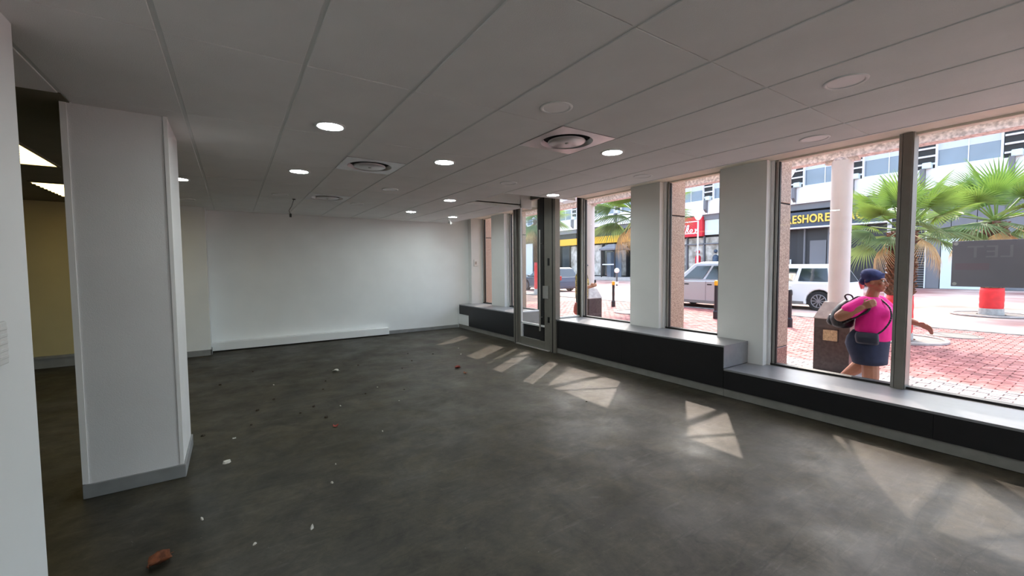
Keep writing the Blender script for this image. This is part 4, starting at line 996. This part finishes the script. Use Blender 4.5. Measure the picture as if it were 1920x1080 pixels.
b.ball((WX - 0.08, 1.60, 0.955), 0.095, (1, 0.9, 1)); b.ball((WX + 0.08, 1.60, 0.955), 0.095, (1, 0.9, 1)); b.ball((WX, 1.63, 0.80), 0.13, (1.3, 0.85, 1.0))
b.chain([(WX - 0.17, 1.75, 1.085), (WX - 0.245, 1.85, 1.0)], [0.088, 0.09]); b.chain([(WX + 0.17, 1.71, 1.085), (WX + 0.225, 1.625, 0.975)], [0.086, 0.088])
pink = M('pink_jersey', (236, 22, 140), 0.75, var=0.08, scale=8, bump=0.1, bscale=30)
remesh(obj('shirt', b, pink, wm), 0.012, 4)
navy = M('navy_denim', (32, 40, 66), 0.85, var=0.12, scale=20, bump=0.1, bscale=80)
sk = obj('skirt', B().ell([(WX, 1.72, 0.76, 0.20, 0.165), (WX, 1.745, 0.68, 0.225, 0.195), (WX, 1.755, 0.60, 0.232, 0.2), (WX, 1.745, 0.52, 0.225, 0.185), (WX, 1.73, 0.44, 0.215, 0.165), (WX, 1.722, 0.385, 0.215, 0.155), (WX, 1.722, 0.39, 0.2, 0.14), (WX, 1.73, 0.5, 0.19, 0.13)], 32), navy, wm, smooth=True)
blue = M('blue_headscarf', (38, 48, 96), 0.8, var=0.15, scale=22, bump=0.15, bscale=50)
b = B(); b.ball(HC + Vector((0, 0.028, 0.062)), 0.112, (0.86, 1.02, 0.72), 3, rot=(0.34, 0, 0)); b.ball(HC + Vector((0, 0.105, 0.0)), 0.055, (1.1, 0.8, 0.9))
b.chain([HC + Vector((-0.075, 0.06, -0.005)), HC + Vector((-0.072, -0.03, 0.06)), HC + Vector((0, -0.07, 0.08)), HC + Vector((0.072, -0.03, 0.06)), HC + Vector((0.075, 0.06, -0.005))], [0.018] * 5)
remesh(obj('headscarf', b, blue, wm), 0.007, 3)
for (a, c, e_) in (((WX - 0.09, 1.70, 0.0), (WX - 0.09, 1.565, -0.004), 0.02), ((WX + 0.07, 2.045, 0.115), (WX + 0.07, 1.935, 0.005), 0.02)):
    bb = B(); bb.chain([a, c], [0.042, 0.036]); s_ = remesh(obj('shoe', bb, MT['plate'], wm), 0.008, 2)
    s_.data.transform(Matrix.Translation((0, 0, max(0, G - min((v.co.z + OFF[wm.name].z) for v in s_.data.vertices)))))
# backpack and bag
bkm = M('black_nylon', (38, 36, 40), 0.5, var=0.2, scale=12)
t = empty('backpack', (WX - 0.1, 1.98, 0.78), 'black backpack on the walking person', 'backpack')
b = B(); b.ell([(WX - 0.06, 1.96, 0.775, 0.12, 0.06), (WX - 0.06, 1.975, 0.80, 0.15, 0.1), (WX - 0.06, 1.985, 0.88, 0.165, 0.12), (WX - 0.06, 1.965, 0.98, 0.155, 0.105), (WX - 0.06, 1.935, 1.06, 0.13, 0.08), (WX - 0.06, 1.91, 1.11, 0.09, 0.05)], 28)
remesh(obj('sack', b, bkm, t), 0.012, 6)
b = B(); b.ell([(WX - 0.06, 2.06, 0.80, 0.1, 0.05), (WX - 0.06, 2.075, 0.84, 0.11, 0.06), (WX - 0.06, 2.06, 0.93, 0.1, 0.045)], 24); remesh(obj('pocket', b, bkm, t), 0.012, 4)
b = B(); q = [(WX - 0.10, 1.92, 1.10), (WX - 0.11, 1.945, 1.15), (WX - 0.09, 1.93, 1.175), (WX - 0.05, 1.90, 1.16), (WX - 0.04, 1.88, 1.11)]; b.tube(q, 0.009); obj('grab_handle', b, bkm, t, smooth=True)
b = B(); b.tube([(WX - 0.15, 1.90, 1.08), (WX - 0.175, 1.80, 1.155), (WX - 0.185, 1.71, 1.12), (WX - 0.225, 1.675, 1.06), (WX - 0.222, 1.70, 1.0), (WX - 0.226, 1.78, 0.94), (WX - 0.2, 1.92, 0.84)], 0.013); obj('shoulder_strap', b, bkm, t, smooth=True)
t = empty('shoulder_bag', (WX - 0.24, 1.68, 0.62), 'dark blue crossbody bag hanging at the hip of the walking person', 'bag')
b = B(); b.ell([(WX - 0.235, 1.685, 0.63, 0.03, 0.09), (WX - 0.24, 1.685, 0.65, 0.05, 0.105), (WX - 0.24, 1.69, 0.71, 0.05, 0.11), (WX - 0.235, 1.69, 0.765, 0.035, 0.105)], 28); remesh(obj('pouch', b, M('navy_leather', (34, 38, 56), 0.45, var=0.1, scale=14), t), 0.009, 4)
obj('strap', B().tube([(WX - 0.235, 1.60, 0.755), (WX - 0.215, 1.545, 0.82), (WX - 0.17, 1.505, 0.93), (WX - 0.1, 1.535, 1.04), (WX - 0.02, 1.625, 1.12), (WX + 0.06, 1.68, 1.15)], 0.009), bkm, t, smooth=True)

def standing(x, y, rz, h, label, shirt, trousers, skin, hat, pose):
    t = empty('person', (x, y, G), label, 'person', rz=rz)
    k = h / 1.72
    v = lambda a, b_, c: Vector((a * k, b_ * k, c * k))
    b = B(); hc = v(0, -0.02 if pose == 'phone' else 0, 1.6); head(b, hc, k)
    b.chain([v(0, 0, 1.52), v(0, 0.01, 1.4)], [0.055 * k, 0.065 * k])
    b.ell([(0, 0, 0.9 * k, 0.15 * k, 0.1 * k), (0, 0, 1.15 * k, 0.16 * k, 0.11 * k), (0, 0, 1.35 * k, 0.17 * k, 0.09 * k), (0, 0, 1.45 * k, 0.07 * k, 0.06 * k)])
    for s_ in (-1, 1):
        b.chain([v(s_ * 0.09, 0, 0.92), v(s_ * 0.1, -0.015, 0.5), v(s_ * 0.1, 0.01, 0.09)], [0.085 * k, 0.058 * k, 0.04 * k]); b.chain([v(s_ * 0.1, 0.01, 0.05), v(s_ * 0.11, -0.14, 0.035)], [0.042 * k, 0.034 * k])
        if pose == 'phone':
            b.chain([v(s_ * 0.18, 0, 1.38), v(s_ * 0.23, -0.03, 1.1), v(s_ * 0.09, -0.27, 1.14)], [0.055 * k, 0.045 * k, 0.03 * k]); hand(b, v(s_ * 0.09, -0.275, 1.142), (-s_ * 0.3, -0.8, 0.4), (0, 0.3, 0.9), (-s_, 0, 0), 0.8, k)
        else:
            b.chain([v(s_ * 0.18, 0, 1.38), v(s_ * 0.24, 0.02, 1.1), v(s_ * 0.23, -0.06, 0.86)], [0.055 * k, 0.045 * k, 0.03 * k]); hand(b, v(s_ * 0.23, -0.065, 0.85), (0, -0.1, -1), (0, -1, 0), (-s_, 0, 0), 0.4, k)
    o = obj('body', b, skin, t, local=True); remesh(o, 0.008, 3)
    b = B(); b.ell([(0, 0, 0.84 * k, 0.19 * k, 0.135 * k), (0, 0, 1.0 * k, 0.195 * k, 0.145 * k), (0, 0, 1.2 * k, 0.19 * k, 0.14 * k), (0, 0, 1.36 * k, 0.19 * k, 0.11 * k), (0, 0.005, 1.46 * k, 0.08 * k, 0.075 * k)])
    for s_ in (-1, 1): b.chain([v(s_ * 0.17, 0, 1.38), v(s_ * 0.22, -0.02, 1.18)], [0.075 * k, 0.07 * k])
    remesh(obj('shirt', b, shirt, t, local=True), 0.014, 4)
    b = B(); b.ell([(0, 0, 0.8 * k, 0.18 * k, 0.125 * k), (0, 0, 0.92 * k, 0.175 * k, 0.125 * k)])
    for s_ in (-1, 1): b.chain([v(s_ * 0.09, 0, 0.85), v(s_ * 0.1, -0.012, 0.5), v(s_ * 0.1, 0.01, 0.11)], [0.1 * k, 0.08 * k, 0.065 * k])
    remesh(obj('trousers', b, trousers, t, local=True), 0.014, 3)
    b = B(); b.ball(hc + v(0, 0.018, 0.045), 0.104 * k, (0.84, 1.02, 0.8), 3)
    if pose == 'phone': b.cap(hc + v(0, -0.07, 0.055), hc + v(0, -0.14, 0.035), 0.03 * k, 0.02 * k)
    remesh(obj('cap' if pose == 'phone' else 'hair', b, hat, t, local=True), 0.008, 2)
    return t
floral = M('floral_shirt', (58, 56, 44), 0.8, scale=22, col2=(196, 176, 96), var=0.3)
mn = standing(6.75, 7.22, 0.35, 1.66, 'person in a grey cap and patterned shirt looking at a phone', floral, M('navy_trousers', (30, 32, 48), 0.8), SKIN2, M('grey_cap', (96, 100, 108), 0.8), 'phone')
t = empty('phone', (6.75 + 0.33 * math.sin(0.35), 7.22 - 0.35 * math.cos(0.35), 1.1), 'dark phone held by the person in the cap', 'phone', rz=0.35)
obj('case', B().box(-0.04, 0.04, -0.004, 0.008, -0.03, 0.12, 0.003), MT['gasket'], t, local=True); obj('screen', B().box(-0.035, 0.035, 0.008, 0.009, -0.022, 0.112), MT['carglass'], t, local=True)
t = empty('handbag', (6.55, 7.16, 0.5), 'rust red bag hanging beside the person in the cap', 'bag')
b = B(); b.ell([(6.55, 7.16, 0.42, 0.03, 0.05), (6.55, 7.16, 0.47, 0.05, 0.11), (6.55, 7.16, 0.6, 0.045, 0.1), (6.55, 7.16, 0.7, 0.02, 0.06)], 20); remesh(obj('pouch', b, M('rust_leather', (150, 66, 52), 0.6, var=0.15, scale=10), t), 0.012, 3)
obj('strap', B().chain([(6.55, 7.18, 0.69), (6.58, 7.21, 0.95), (6.62, 7.26, 1.2), (6.68, 7.3, 1.36)], [0.01] * 4, 8), bkm, t)
standing(19.6, 8.6, 0.4, 1.86, 'distant person in white clothes behind the white hatchback', MT['plate'], MT['cardark'], SKIN2, MT['bark'], 'stand')
